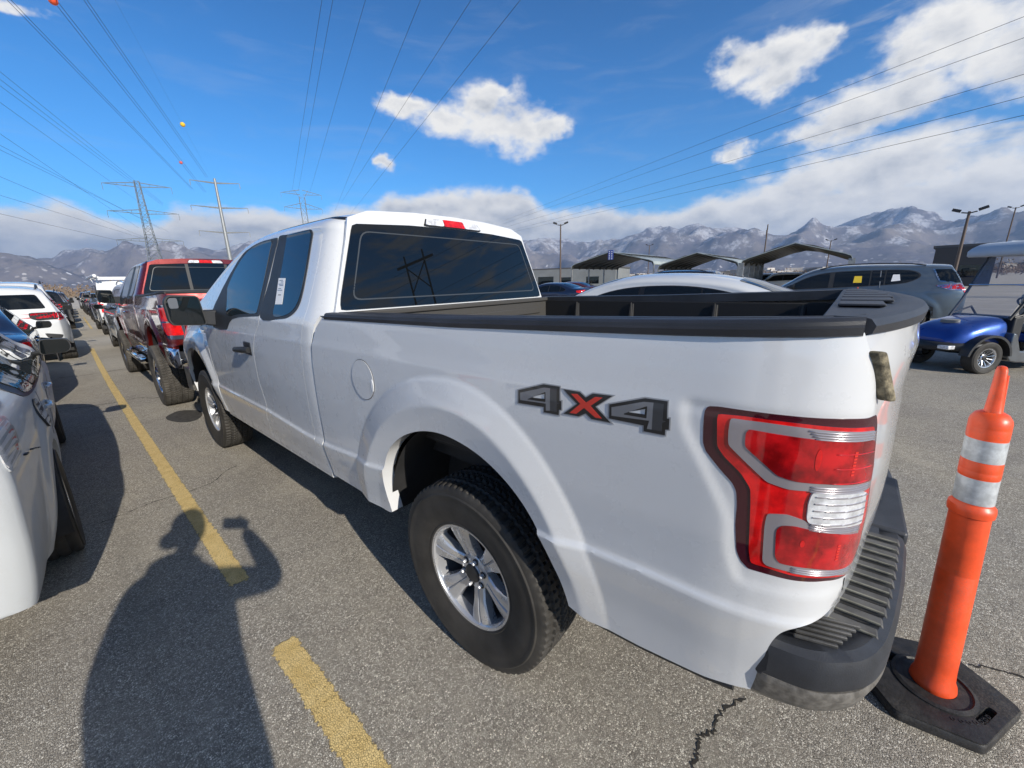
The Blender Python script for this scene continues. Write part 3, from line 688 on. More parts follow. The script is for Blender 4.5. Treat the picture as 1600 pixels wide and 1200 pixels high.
    def upto(pl, y):  # part of the top seam between y limits
        return [p for p in ts if y[0] <= p[0] <= y[1]]
    yd = 3.062
    rdoor = rds[::-1]+[p for p in ts if p[0] > 2.42 and p[0] < yd]+[(yd, 1.905)]+[p for p in fds if p[1] < 1.88]
    fdoor = [p for p in fds if p[1] < 1.88][::-1]+[(yd, 1.905)]+[p for p in ts if p[0] > yd and p[0] < 4.519]+ffs
    rdoor = off(rdoor, gap*.5); fdoor = off(fdoor, gap*.5)
    glF = rnd([(3.170, 1.868), (3.30, 1.872), (3.46, 1.868), (3.60, 1.845), (3.72, 1.80), (3.81, 1.735), (3.87, 1.65), (3.885, 1.60), (3.80, 1.45), (3.745, 1.372), (3.66, 1.363), (3.47, 1.383), (3.128, 1.397), (3.14, 1.6)], .012)
    glR = sm([(2.917, 1.876), (2.76, 1.884), (2.62, 1.886), (2.585, 1.86), (2.555, 1.76), (2.532, 1.62), (2.532, 1.50), (2.575, 1.435), (2.66, 1.402), (2.837, 1.393), (2.862, 1.5), (2.892, 1.7)], 4)
    trF = rnd([(3.072, 1.888), (3.30, 1.893), (3.50, 1.888), (3.66, 1.866), (3.80, 1.82), (3.92, 1.74), (4.02, 1.64), (4.12, 1.48), (4.15, 1.32), (4.13, 1.262), (3.95, 1.252), (3.76, 1.262), (3.70, 1.315), (3.62, 1.346), (3.45, 1.366), (3.076, 1.383)], .015)
    trR = sm([(3.050, 1.888), (2.9, 1.893), (2.72, 1.897), (2.60, 1.897), (2.562, 1.868), (2.535, 1.76), (2.512, 1.62), (2.508, 1.50), (2.54, 1.432), (2.62, 1.393), (2.75, 1.378), (3.056, 1.376), (3.05, 1.6)], 4)
    parts = []
    for sd in (0, 1):
        mi = bool(sd)
        # cab shell: rear strip, roof half, fender
        sill = [(2.379, .50), (2.381, .682), (2.372, .763), (2.366, .90), (2.364, 1.047), (2.357, 1.165), (2.347, 1.256), (2.325, 1.344), (2.295, 1.409)]
        shell = sm(sill, 3, False)+[(2.20, 1.409), (rear_u, 1.409), (rear_u, VMAX), (4.95, VMAX), (4.95, 1.25), (4.62, 1.25), (4.53, 1.295)]+ts[::-1][1:]+rds[1:]
        parts.append(patch('x', shell, cabmap, None, None, su=SU, sv=SU, depth=.03, mirror=mi, build=False, inward=(1, 0, 0)))
    cab = raw('cab', join_data(parts), pm, root, ang=42, weld=.0004)
    # rear wall of the cab
    def bk(u, v):
        lean = np.maximum(v-1.43, 0)*.17; top = 1.972-.022*(np.abs(u)/.7)**3
        return np.stack([u, 2.194+.0*u+lean+.018*(u/.8)**2, v], -1)
    pc = cabmap(np.array([rear_u]*40), np.linspace(1.409, VMAX, 40))
    bo = [(p[0]*.985, p[2]-.004) for p in pc[:33]]; bo = bo+[(-a, b) for a, b in bo[::-1]]
    bo = [p for i, p in enumerate(bo) if i == 0 or abs(p[0]-bo[i-1][0])+abs(p[1]-bo[i-1][1]) > .004]
    win = rnd([(-.862, 1.432), (.862, 1.432), (.845, 1.50), (.705, 1.868), (.35, 1.888), (0, 1.893), (-.35, 1.888), (-.705, 1.868), (-.845, 1.50)], .02)
    bpan = patch('cab_back', [(-.90, 1.39), (.90, 1.39)]+[(a, b) for a, b in ((.86, 1.50), (.75, 1.80), (.72, 1.90), (.60, 1.945), (.3, 1.965), (0, 1.97), (-.3, 1.965), (-.60, 1.945), (-.72, 1.90), (-.75, 1.80), (-.86, 1.50))], bk, pm, root, su=.03, sv=.03, depth=.02)
    mb = MB(); mb.prism([(-.9, 2.22), (.9, 2.22), (.9, 2.26), (-.9, 2.26)], .5, 1.40); mb.build('cab_bulkhead', pm, root)
    rw = patch('rear_window', win, bk, GLASSR, root, su=.03, sv=.03, depth=.01, lift=.006)
    so = rnd([(-.79, 1.478), (.79, 1.478), (.665, 1.835), (-.665, 1.835)], .05); si = rnd([(-.782, 1.485), (.782, 1.485), (.659, 1.829), (-.659, 1.829)], .046)
    patch('defroster_frame', so, bk, DSLV2, rw, holes=[si], su=.005, sv=.005, depth=.001, lift=.0066)
    if old:
        for x in (-.27, .27): patch('slider_frame', [(x-.02, 1.45), (x+.02, 1.45), (x*.97+.02, 1.88), (x*.97-.02, 1.88)], bk, TRIM, rw, su=.02, sv=.03, depth=.004, lift=.010)
    # third brake light
    def bk2(u, v): return np.stack([u, 2.262+.16*(v-1.90)*0+.5*np.maximum(v-1.905, 0)+.01*(u/.4)**2, v], -1)
    hl = patch('high_brake_light', rnd([(-.245, 1.897), (.245, 1.897), (.215, 1.950), (-.215, 1.950)], .012), bk2, SEAL, root, su=.02, sv=.01, depth=.03)
    patch('lamp_lens', rnd([(-.235, 1.903), (-.09, 1.903), (-.085, 1.944), (-.208, 1.944)], .008), bk2, LCLR, hl, su=.02, sv=.01, depth=.003, lift=.003)
    patch('lamp_lens', rnd([(.235, 1.903), (.09, 1.903), (.085, 1.944), (.208, 1.944)], .008), bk2, LCLR, hl, su=.02, sv=.01, depth=.003, lift=.003)
    patch('brake_lens', rnd([(-.088, 1.903), (.088, 1.903), (.083, 1.944), (-.083, 1.944)], .004), bk2, LRED, hl, su=.02, sv=.01, depth=.003, lift=.004)
    for sd in (0, 1):
        mi = bool(sd); sx_ = -1 if not sd else 1
        patch('roof_seam', [(2.07, 2.02), (2.12, 2.02), (2.30, 2.05), (2.50, 2.13), (3.3, 2.16), (3.3, 2.185), (2.50, 2.165), (2.30, 2.12), (2.12, 2.10), (2.07, 2.10)], cabmap, SEAL, cab, su=.012, sv=.006, depth=.004, lift=.0025, mirror=mi)
        dr = patch('rear_door', rdoor, cabmap, pm, root, su=S, sv=S, depth=.03, mirror=mi, inward=(1, 0, 0))
        patch('window_trim', trR, cabmap, TRIM, dr, su=.02, sv=.02, depth=.004, lift=.003, mirror=mi)
        gr = patch('side_window', glR, cabmap, GLASS, dr, su=.02, sv=.02, depth=.004, lift=.005, mirror=mi)
        df = patch('front_door', fdoor, cabmap, pm, root, su=S, sv=S, depth=.03, mirror=mi, inward=(1, 0, 0))
        patch('window_trim', trF, cabmap, TRIM, df, su=.02, sv=.02, depth=.004, lift=.003, mirror=mi)
        patch('side_window', glF, cabmap, GLASS, df, su=.02, sv=.02, depth=.004, lift=.005, mirror=mi)
        if not old:
            mb = MB(); mb.box((sx_*.982, 3.36, 1.155), (.016, .14, .092)); mb.build('handle_recess', TRIM, df, bevel=.008)
            mb = MB(); mb.tube([(sx_*1.000, 3.30, 1.150), (sx_*1.022, 3.36, 1.150), (sx_*1.024, 3.50, 1.140), (sx_*.995, 3.585, 1.136)], [.020, .022, .019, .012], 10); mb.build('door_handle', TRIM, df)
        else:
            mb = MB(); mb.tube([(sx_*1.000, 3.35, 1.155), (sx_*1.02, 3.40, 1.150), (sx_*1.02, 3.52, 1.145), (sx_*.995, 3.58, 1.14)], .016, 8); mb.build('door_handle', CHROME, df)
        if not sd and not old:
            st = patch('window_sticker', [(2.893, 1.608), (2.790, 1.605), (2.746, 1.458), (2.852, 1.456)], cabmap, PAPER, gr, su=.02, sv=.02, depth=.001, lift=.0065)
            rows = [(1.592, .30, .8), (1.582, .2, .55), (1.570, .15, .85), (1.562, .15, .7), (1.545, .4, .8), (1.535, .2, .9), (1.508, .3, .7)]
            for z, a, b in rows:
                yl = np.interp(z, [1.457, 1.607], [.0, 1]); x0 = 2.749+.042*yl; w_ = .104
                patch('print_line', [(x0+w_*a, z), (x0+w_*b, z), (x0+w_*b, z+.004), (x0+w_*a, z+.004)], cabmap, INK if z < 1.51 else DGRY, st, su=.01, sv=.003, depth=.0005, lift=.0072)
        # fender
        fa = arch_pts(YC+WBT)
        fo = [(4.345, .497), (4.36, .547), (4.369, .637), (4.36, .743), (4.367, .80), (4.412, .936), (4.428, 1.049), (4.43, 1.16), (4.45, 1.215), (4.53, 1.235), (4.70, 1.235), (5.2, 1.235), (5.60, 1.17), (5.80, 1.05), (5.86, .9), (5.87, .55), (5.62, .53), (5.45, .53)]
        fa2 = [(2*(YC+WBT)-a, b) for a, b in fa]  # mirrored front/rear is close enough: keep true orientation
        fo = fo+fa[::-1]+[(4.44, .50)]
        def fmap(u, v):
            X = bodyx(u, v); t = np.clip((u-5.15)/.75, 0, 1); return np.stack([-(X-.20*t**2.4-.05*sst(1.05, 1.24, v)), u-.12*sst(5.5, 5.9, u)*0, v], -1)
        fmap.flip = True
        fen = patch('front_fender', [(a, b) for a, b in fo], fmap, pm, root, su=.014, sv=.014, depth=.03, mirror=mi, inward=(1, 0, 0), ang=45)
        if not sd:
            bd = patch('fender_badge', rnd([(4.47, 1.165), (4.78, 1.172), (4.79, 1.215), (4.48, 1.212)], .008), fmap, CHROME, fen, su=.01, sv=.01, depth=.006, lift=.010)
            patch('badge_inlay', rnd([(4.50, 1.178), (4.62, 1.181), (4.62, 1.202), (4.50, 1.20)], .004), fmap, DBLK, bd, su=.01, sv=.01, depth=.002, lift=.012)
        # rocker
        mb = MB(); mb.rings([[(sx_*.955, y, .505), (sx_*.95, y, .47), (sx_*.90, y, .455), (sx_*.80, y, .50)] for y in (2.39, 4.34)], True, True); mb.build('rocker_panel', pm if not old else TRIM, root)
        if old:
            mb = MB(); mb.tube([(sx_*.99, 2.3, .44), (sx_*1.03, 2.4, .42), (sx_*1.03, 4.1, .42), (sx_*.99, 4.2, .44)], .045, 10); mb.box((sx_*1.03, 3.6, .462), (.10, .5, .01)); mb.box((sx_*1.03, 2.75, .462), (.10, .4, .01)); mb.build('side_step', CHROME, root)
        # mirror
        mb = MB(); f_ = lambda x, y, z: (sx_*x, y, z)
        out = rnd([(1.030, 1.285), (1.235, 1.300), (1.255, 1.33), (1.262, 1.48), (1.235, 1.522), (1.050, 1.512)], .03)
        rings = []
        for y, s_ in ((4.07, 1.0), (4.10, 1.02), (4.16, .98), (4.22, .80), (4.24, .4)):
            rings.append([f_(1.145+(a-1.145)*s_, y, 1.40+(b-1.40)*s_) for a, b in out])
        mb.rings(rings, True, True)
        mr_ = mb.build('mirror', TRIM, root, ang=45)
        mb = MB(); mb.prism([(1.145+(a-1.145)*.93, 1.40+(b-1.40)*.93) for a, b in out], 0, 1, lambda x, z, t: (sx_*x, 4.064+.004*t, z)); mb.build('mirror_glass', GLASS, mr_, smooth=False)
        if not old: mb = MB(); mb.prism(rnd([(1.185, 1.425), (1.238, 1.425), (1.242, 1.488), (1.225, 1.503), (1.185, 1.50)], .012), 0, 1, lambda x, z, t: (sx_*x, 4.058+.004*t, z)); mb.build('blind_spot_glass', ALLOYD, mr_, smooth=False)
        mb = MB(); mb.hexa([f_(.93, 4.02, 1.262), f_(1.06, 4.09, 1.29), f_(1.06, 4.18, 1.29), f_(.93, 4.14, 1.262), f_(.915, 4.02, 1.40), f_(1.06, 4.09, 1.40), f_(1.06, 4.18, 1.40), f_(.915, 4.12, 1.40)]); mb.build('mirror_arm', TRIM, mr_, bevel=.012)
        for yc, st_ in ((YC, 0), (YC+WBT, 0)):
            qq = q if (not sd) else min(q, 1)
            wheel(root, sx_*P.get('track', .850), yc, P.get('R', .402), P.get('W', .255), P.get('rr', .216), P.get('rim', 'six'), qq, sx_, P.get('rub'), P.get('rimm')).location.z -= P.get('lift', 0)
    # hood, windshield, nose
    def top(u, v):
        zt = np.interp(v, ZT[:, 0], ZT[:, 1]); return np.stack([u, v, zt-.02*(np.abs(u)/.8)**2-.0], -1)
    patch('hood', [(-.90, 4.86), (.90, 4.86), (.88, 5.4), (.78, 5.8), (-.78, 5.8), (-.88, 5.4)], top, pm, root, su=.05, sv=.04, depth=.02)
    patch('windshield', [(-.66, 3.90), (.66, 3.90), (.80, 4.82), (-.80, 4.82)], lambda u, v: top(u, v)+np.array([0, 0, .004]), GLASS, root, su=.05, sv=.05, depth=.006)
    mb = MB(); mb.rings([[(x*s, y, z) for x, z in ((-1, .58), (1, .58), (1, 1.12), (-1, 1.12))] for y, s in ((5.55, .80), (5.82, .76), (5.86, .72))], True, True); mb.build('grille', CHROME if old else TRIM, root, bevel=.02)
    mb = MB(); mb.rings([[(x, 5.72+.18*(1-(x/.98)**4)+o, z) for o, z in ((0, .50), (.03, .52), (.03, .72), (0, .74), (-.2, .74), (-.2, .50))] for x in np.linspace(-.97, .97, 15)], True, True); mb.build('front_bumper', bm_, root)
    # fuel door
    if not old:
        fdp = [(1.836+.090*cos(t), 1.146+.090*sin(t)) for t in np.linspace(0, 2*pi, 49)[:-1]]
        fp = patch('fuel_door', fdp, umap, pm, root, su=.01, sv=.01, depth=.003, lift=.0035)
        fi = [(1.836+.0925*cos(t), 1.146+.0925*sin(t)) for t in np.linspace(0, 2*pi, 49)[:-1]]
        patch('fuel_door_gap', fi, umap, GAP, fp, su=.01, sv=.01, depth=.002, lift=.0016)
        patch('finger_notch', sm([(1.752, 1.105), (1.762, 1.105), (1.765, 1.13), (1.762, 1.155), (1.752, 1.155), (1.748, 1.13)], 3), umap, PAPER, fp, su=.004, sv=.004, depth=.002, lift=.005)
        # 4x4 decal, both sides (mirrored in order on the right)
        fo_, fr = [[FO, FB, FG, FD, FH], [GO, GB, GG, GD, GH]]
        d = patch('lettering', FO, umap, DSLV, root, holes=[FH], su=.004, sv=.004, depth=.001, lift=.0016)
        patch('letter_shade', FB, umap, DBLK, d, holes=[FH], su=.004, sv=.004, depth=.001, lift=.0022)
        patch('letter_face', FG, umap, DGRY, d, holes=[[(a, b) for a, b in rnd([(.905, 1.218), (.838, 1.252), (.838, 1.222)], .002)]], su=.003, sv=.003, depth=.001, lift=.0028)
        patch('letter_side', FD, umap, DGREY, d, su=.003, sv=.003, depth=.001, lift=.0028)
        d = patch('lettering', XO, umap, DSLV, root, su=.004, sv=.004, depth=.001, lift=.0016)
        patch('letter_shade', XB, umap, DBLK, d, su=.004, sv=.004, depth=.001, lift=.0022); patch('letter_face', XR, umap, DRED, d, su=.003, sv=.003, depth=.001, lift=.0028)
        d = patch('lettering', GO, umap, DSLV, root, holes=[GH], su=.004, sv=.004, depth=.001, lift=.0016)
        patch('letter_shade', GB, umap, DBLK, d, holes=[GH], su=.004, sv=.004, depth=.001, lift=.0022)
        patch('letter_face', GG, umap, DGRY, d, holes=[rnd([(.612, 1.232), (.550, 1.264), (.550, 1.234)], .002)], su=.003, sv=.003, depth=.001, lift=.0028)
        patch('letter_side', GD, umap, DGREY, d, su=.003, sv=.003, depth=.001, lift=.0028)
    return root
main = make_truck('pickup_truck', (0, 0, 0), 0, 'white pickup truck with 4x4 lettering parked in the foreground, black bed rail and open bed', 'pickup truck', None,
    dict(paint=WHITE, lamp='new', q=2, step=.0085, cstep=.018))
# ------------------------------------------------------------ ground
def ground_mat():
    m = bpy.data.materials.new('asphalt'); m.use_nodes = True; n = NT(m.node_tree); n.n.clear()
    b = n('ShaderNodeBsdfPrincipled'); o = n('ShaderNodeOutputMaterial'); n.l.new(b.outputs[0], o.inputs[0])
    P = n('ShaderNodeNewGeometry').outputs['Position']
    wrp = n.vm('ADD', P, n.vm('MULTIPLY', n('ShaderNodeTexNoise', {'Vector': P, 'Scale': 60.}).outputs[1], (.006, .006, .006)))
    vo = n('ShaderNodeTexVoronoi', {'Vector': wrp, 'Scale': 165.}, feature='F1')
    ve = n('ShaderNodeTexVoronoi', {'Vector': wrp, 'Scale': 165.}, feature='DISTANCE_TO_EDGE')
    cc = n('ShaderNodeSeparateXYZ', {0: vo.outputs['Color']})
    stone = n.ramp(cc.outputs[0], [(0, (.115, .105, .092)), (.35, (.18, .168, .150)), (.75, (.245, .232, .208)), (1, (.40, .385, .35))])
    pit = n.mr(ve.outputs[0], .02, .16)
    fine = n.mix(pit, (.07, .065, .058), stone)
    big = n.noise(P, .55, 6, .6).outputs[0]; mid = n.noise(P, 6., 5, .65).outputs[0]
    fine = n.mix(n.m('MULTIPLY', n.mr(mid, .35, .72), .35), fine, (.20, .185, .16))
    tone = n.ramp(big, [(.28, (.82, .82, .84)), (.5, (1, 1, 1)), (.75, (1.16, 1.14, 1.08))])
    c = n.mix(1., fine, tone, 'MULTIPLY')
    sp = n.noise(P, 1.7, 5, .7).outputs[0]; c = n.mix(n.m('MULTIPLY', n.mr(sp, .66, .74), .35), c, (.07, .065, .06))     # old oil spots
    tr = n.noise(n.vm('MULTIPLY', P, (3.4, .16, 1)), 1., 4, .6).outputs[0]; c = n.mix(n.m('MULTIPLY', n.mr(tr, .54, .70), .28), c, (.10, .095, .085))     # faint wheel tracks along the lane
    st = n.noise(P, .9, 3, .5, 1.2).outputs[0]; c = n.mix(n.m('MULTIPLY', n.mr(st, .60, .70), .16), c, (.30, .28, .24))
    # far away only the mean colour is left
    dist = n.vm('LENGTH', n.vm('SUBTRACT', P, tuple(CAM)))
    c = n.mix(n.mr(dist, 5., 26.), c, n.mix(n.mr(big, .3, .7), (.19, .178, .155), (.235, .22, .195)))
    far = n.noise(P, .012, 4, .6).outputs[0]
    c = n.mix(n.m('MULTIPLY', n.mr(dist, 260., 420.), 1.), c, n.mix(n.mr(far, .4, .6), (.10, .085, .055), (.17, .14, .10)))
    sc = n.vm('MULTIPLY', c, (2.22, 2.17, 2.06))
    n.l.new(sc, b.inputs['Base Color']); b.inputs['Roughness'].default_value = .88; b.inputs['Specular IOR Level'].default_value = .3
    h = n.m('ADD', n.m('MULTIPLY', pit, .8), n.m('ADD', n.m('MULTIPLY', cc.outputs[1], .7), n.m('MULTIPLY', n.noise(P, 22., 3).outputs[0], 1.2)))
    bn = n('ShaderNodeBump', {'Strength': .75, 'Distance': .0036, 'Height': h}); n.l.new(bn.outputs[0], b.inputs['Normal'])
    return m
ASPH = ground_mat()
gg = [0, 1, 2, 3.5, 6, 10, 16, 26, 45, 80, 140, 260, 500, 1000, 2000, 4000, 7000, 11000]; gg = [-x for x in gg[::-1][:-1]]+gg
gv = [(x, y, 0) for x in gg for y in gg]; K = len(gg)
me = bpy.data.meshes.new('ground'); me.from_pydata(gv, [], [(i*K+j, (i+1)*K+j, (i+1)*K+j+1, i*K+j+1) for i in range(K-1) for j in range(K-1)]); me.update()
tag(link('ground', me, ASPH, None, False), kind='structure')
def line_mat():
    m = bpy.data.materials.new('worn_yellow_paint'); m.use_nodes = True; n = NT(m.node_tree); n.n.clear()
    b = n('ShaderNodeBsdfPrincipled'); t = n('ShaderNodeBsdfTransparent'); mx = n('ShaderNodeMixShader'); o = n('ShaderNodeOutputMaterial')
    P = n('ShaderNodeNewGeometry').outputs['Position']
    vo = n('ShaderNodeTexVoronoi', {'Vector': P, 'Scale': 135.}, feature='DISTANCE_TO_EDGE'); pit = n.mr(vo.outputs[0], .0, .12)
    nz = n.noise(P, 14., 6, .7).outputs[0]; ed = n.noise(P, 45., 4, .7).outputs[0]
    c = n.mix(n.mr(nz, .3, .7), (.74, .53, .20), (.88, .67, .30)); c = n.mix(n.m('MULTIPLY', n.m('SUBTRACT', 1., pit), .75), c, (.22, .15, .05))
    n.l.new(c, b.inputs['Base Color']); b.inputs['Roughness'].default_value = .75
    h = n.m('ADD', pit, n.m('MULTIPLY', n.noise(P, 60., 3).outputs[0], 1.6)); bn = n('ShaderNodeBump', {'Strength': .8, 'Distance': .003, 'Height': h}); n.l.new(bn.outputs[0], b.inputs['Normal'])
    uvn = n('ShaderNodeAttribute', attribute_name='edge').outputs['Fac']
    wear = n.m('ADD', n.m('MULTIPLY', uvn, 1.1), n.m('ADD', n.m('MULTIPLY', n.m('SUBTRACT', nz, .5), 1.3), n.m('MULTIPLY', n.m('SUBTRACT', ed, .5), 1.5)))
    a = n.mr(wear, .24, .44); n.l.new(a, mx.inputs[0]); n.l.new(t.outputs[0], mx.inputs[1]); n.l.new(b.outputs[0], mx.inputs[2]); n.l.new(mx.outputs[0], o.inputs[0])
    return m
YLINE = line_mat()
def painted_line(c, wdt, name='parking_line', m=None):
    """c: centre points; 5 verts across, attribute edge 0 at the rim, 1 in the middle"""
    P = sm(c, 12, False); v = []; f = []; e = []; L = len(P)
    for i, p in enumerate(P):
        a = np.array(P[max(i-1, 0)]); b = np.array(P[min(i+1, L-1)]); t = (b-a)/np.linalg.norm(b-a); nn = np.array([-t[1], t[0]])
        for k, s in enumerate((-1, -.72, 0, .72, 1)):
            q = np.array(p)+nn*s*wdt/2; v.append((q[0], q[1], .0035)); e.append(0. if abs(s) == 1 or i in (0, L-1) else (.55 if abs(s) == .72 else .85))
    for i in range(L-1):
        for k in range(4): f.append((i*5+k, i*5+k+1, i*5+k+6, i*5+k+5))
    me = bpy.data.meshes.new(name); me.from_pydata(v, [], f); me.update()
    at_ = me.attributes.new('edge', 'FLOAT', 'POINT'); at_.data.foreach_set('value', e)
    o = link(name, me, m or YLINE, None, False); tag(o, kind='structure'); return o
painted_line([(-1.458, -1.5), (-1.458, 0), (-1.462, 1.1), (-1.458, 1.5), (-1.458, 1.97)], .118)
painted_line([(-1.458, 2.53), (-1.450, 3.3), (-1.435, 4.5), (-1.40, 7.0), (-1.33, 11), (-1.21, 15.6), (-1.17, 16.9)], .105)
painted_line([(-.62, 26), (-.2, 40)], .10)
def crack(pts, w0, seed, m=None):
    rg = random.Random(seed); P = sm(pts, 9, False); v = []; f = []
    for i, p in enumerate(P):
        a = np.array(P[max(i-1, 0)]); b = np.array(P[min(i+1, len(P)-1)]); t = (b-a)/max(1e-6, np.linalg.norm(b-a)); nn = np.array([-t[1], t[0]])
        j = rg.uniform(-1, 1)*w0*1.3; w_ = w0*rg.uniform(.25, 1.1)*(0.1 if i in (0, len(P)-1) else 1)
        q = np.array(p)+nn*j; v += [(q[0]-nn[0]*w_, q[1]-nn[1]*w_, .0025), (q[0]+nn[0]*w_, q[1]+nn[1]*w_, .0025)]
    for i in range(len(P)-1): f.append((2*i, 2*i+1, 2*i+3, 2*i+2))
    me = bpy.data.meshes.new('asphalt_crack'); me.from_pydata(v, [], f); me.update(); tag(link('asphalt_crack', me, m or CRK, None, False), kind='structure')
CRK = mat('crack_fill', (.035, .031, .026), .95, bump=.5, bs=90)
crack([(-.425, .314), (-.528, .368), (-.619, .378), (-.669, .407), (-.727, .402), (-.787, .405), (-.95, .43)], .007, 1)
crack([(-1.901, 3.991), (-1.787, 4.008), (-1.606, 4.051), (-1.416, 4.034), (-1.242, 4.060), (-1.086, 4.231), (-1.003, 4.266)], .005, 2)
crack([(.285, -.35), (.32, -.435), (.345, -.54), (.40, -.75)], .006, 3)
crack([(-1.9, 8.30), (-1.60, 8.22), (-1.414, 8.213), (-1.201, 8.252), (-1.048, 8.036), (-.864, 8.014), (-.4, 8.1)], .012, 4)
crack([(-1.95, 11.6), (-1.5, 11.5), (-1.1, 11.6), (-.6, 11.55)], .015, 5)
crack([(4.5, -1.5), (3.0, -1.2), (1.5, -1.4), (.9, -1.2)], .010, 7)
# round dark patch beside the front wheel
mb = MB(); mb.add([(-.955+.175*cos(t)*(1+.06*sin(3*t)), 6.52+.33*sin(t)*(1+.05*cos(4*t)), .0022) for t in np.linspace(0, 2*pi, 31)[:-1]], [tuple(range(30))])
tag(mb.build('oil_stain', mat('oil_stain', (.05, .046, .04), .8, bump=.6, bs=120, var=.4, vs=20), smooth=False), kind='structure')
# ------------------------------------------------------------ mountains
SKYL = [(-40, 1.2), (-20, 1.4), (-1.9, 1.6), (0.65, 3.1), (3.65, 4.0), (5.9, 4.3), (7.5, 5.2), (10.06, 5.5), (12.1, 5.2), (14.6, 4.8), (20.2, 5.9), (34.4, 6.1), (42.9, 6.2), (51.7, 6.2), (54.3, 6.4), (58.7, 5.4), (63.7, 6.2), (67.7, 6.45), (71.7, 5.5), (75.3, 5.75), (78.7, 6.05), (83.2, 5.3), (86.6, 5.65), (89.2, 6.0), (91.7, 6.15), (94.5, 5.2), (97.5, 4.4), (100.5, 4.3), (125, 5), (150, 3)]
def fbm(x, y, z, o=6, ridged=True):
    a = 0; amp = 1; fr = 1; s_ = 0
    for i in range(o):
        v = noise.noise((x*fr, y*fr, z+i*7.3)); v = (1-abs(v)*2) if ridged else v
        a += v*amp; s_ += amp; amp *= .42; fr *= 2.1
    return a/s_
def mountains():
    na, nr = 560, 90; v = []; f = []
    azs = np.linspace(-40, 150, na); sk = np.interp(azs, [a for a, _ in SKYL], [e for _, e in SKYL])
    for i, a in enumerate(azs):
        ar = R_(a); dx, dy = sin(ar), cos(ar)
        for j in range(nr):
            t = j/(nr-1); r = 3900+t*5200
            x, y = dx*r, dy*r
            peak = 8200*math.tan(R_(sk[i]))*(.68+.14*float(sst(4, 30, a)))
            rise = float(sst(0, .80, t))**1.35
            base = peak*rise*(1-.35*float(sst(.83, 1., t)))
            rd = fbm(x/2300, y/2300, 1.7, 5, False)*.6+.4*fbm(x/3300, y/3300, 3.1, 3)
            foot = 210*max(0, fbm(x/1500+5, y/1500, 4.2, 5)-.25)*float(sst(.02, .30, t))*(1-float(sst(.5, .85, t)))*2.2
            z = base*(.86+.10*rd*(1-.86*float(sst(.55, .80, t)))+.07*float(sst(.62, .8, t)))+foot*1.2
            z *= float(sst(0, .05, t)) if t < .05 else 1
            v.append((x, y, z-3))
    for i in range(na-1):
        for j in range(nr-1):
            a = i*nr+j; f.append((a, a+1, a+nr+1, a+nr))
    me = bpy.data.meshes.new('mountains'); me.from_pydata(v, [], f); me.update()
    m = bpy.data.materials.new('mountain_slopes'); m.use_nodes = True; n = NT(m.node_tree); n.n.clear()
    b = n('ShaderNodeBsdfPrincipled', {'Roughness': .95, 'Specular IOR Level': .1}); o = n('ShaderNodeOutputMaterial'); n.l.new(b.outputs[0], o.inputs[0])
    g = n('ShaderNodeNewGeometry'); P = g.outputs['Position']; sp = n('ShaderNodeSeparateXYZ', {0: P}); z = sp.outputs[2]
    br = n.noise(P, .0022, 8, .65).outputs[0]; b2 = n.noise(P, .011, 6, .7).outputs[0]
    c = n.mix(n.mr(br, .38, .64), (.125, .115, .135), (.20, .175, .165)); c = n.mix(n.m('MULTIPLY', n.mr(b2, .5, .68), .7), c, (.06, .06, .07))  # bluish lilac cast in the rock colour stands in for part of the haze
    # snow lies in patches, more of it high up
    sn = n.noise(n.vm('MULTIPLY', P, (1, 1, .45)), .0052, 9, .68).outputs[0]
    nz = n('ShaderNodeSeparateXYZ', {0: g.outputs['Normal']})
    sun_face = n.vm('DOT_PRODUCT', g.outputs['Normal'], (-_s.x, -_s.y, .2))
    sv = n.m('ADD', sn, n.m('ADD', n.mr(z, 120., 700., -.09, .10, False), n.m('MULTIPLY', sun_face, .04)))
    sm_ = n.m('MULTIPLY', n.mr(sv, .50, .62), n.mr(n.noise(P, .03, 5, .7).outputs[0], .36, .56, .25, 1.)); c = n.mix(n.m('MULTIPLY', sm_, .52), c, (.72, .73, .76))
    # roofs and streets of the town on the lower slopes
    vc = n('ShaderNodeTexVoronoi', {'Vector': n.vm('MULTIPLY', P, (1, 1, 0)), 'Scale': .026}); cs = n('ShaderNodeSeparateXYZ', {0: vc.outputs['Color']})
    town = n.m('MULTIPLY', n.mr(cs.outputs[0], .66, .70), n.mr(vc.outputs['Distance'], .42, .34))
    tz = n.m('MULTIPLY', n.mr(z, 300., 150.), n.mr(n.noise(P, .0016, 4).outputs[0], .40, .52))
    roof = n.ramp(cs.outputs[1], [(0, (.30, .27, .25)), (.6, (.5, .48, .46)), (1, (.78, .78, .78))])
    c = n.mix(n.m('MULTIPLY', town, tz), c, roof)
    n.l.new(c, b.inputs['Base Color'])
    bn = n('ShaderNodeBump', {'Strength': 1., 'Distance': 9., 'Height': n.noise(P, .0065, 8, .66).outputs[0]}); n.l.new(bn.outputs[0], b.inputs['Normal'])
    tag(link('mountains', me, m, None, True, 180), kind='structure')
mountains()

# the air between here and the mountains
mb = MB(); mb.box((2500, 2500, 469), (19000, 19000, 942)); hz = mb.build('haze', None, smooth=False); tag(hz, kind='stuff')
hm = bpy.data.materials.new('haze_air'); hm.use_nodes = True; n = NT(hm.node_tree); n.n.clear()
pv = n('ShaderNodeVolumePrincipled', {'Color': (.46, .66, 1, 1), 'Density': 9.0e-5, 'Anisotropy': .1}); n.l.new(pv.outputs[0], n('ShaderNodeOutputMaterial').inputs[1]); hz.data.materials.append(hm)
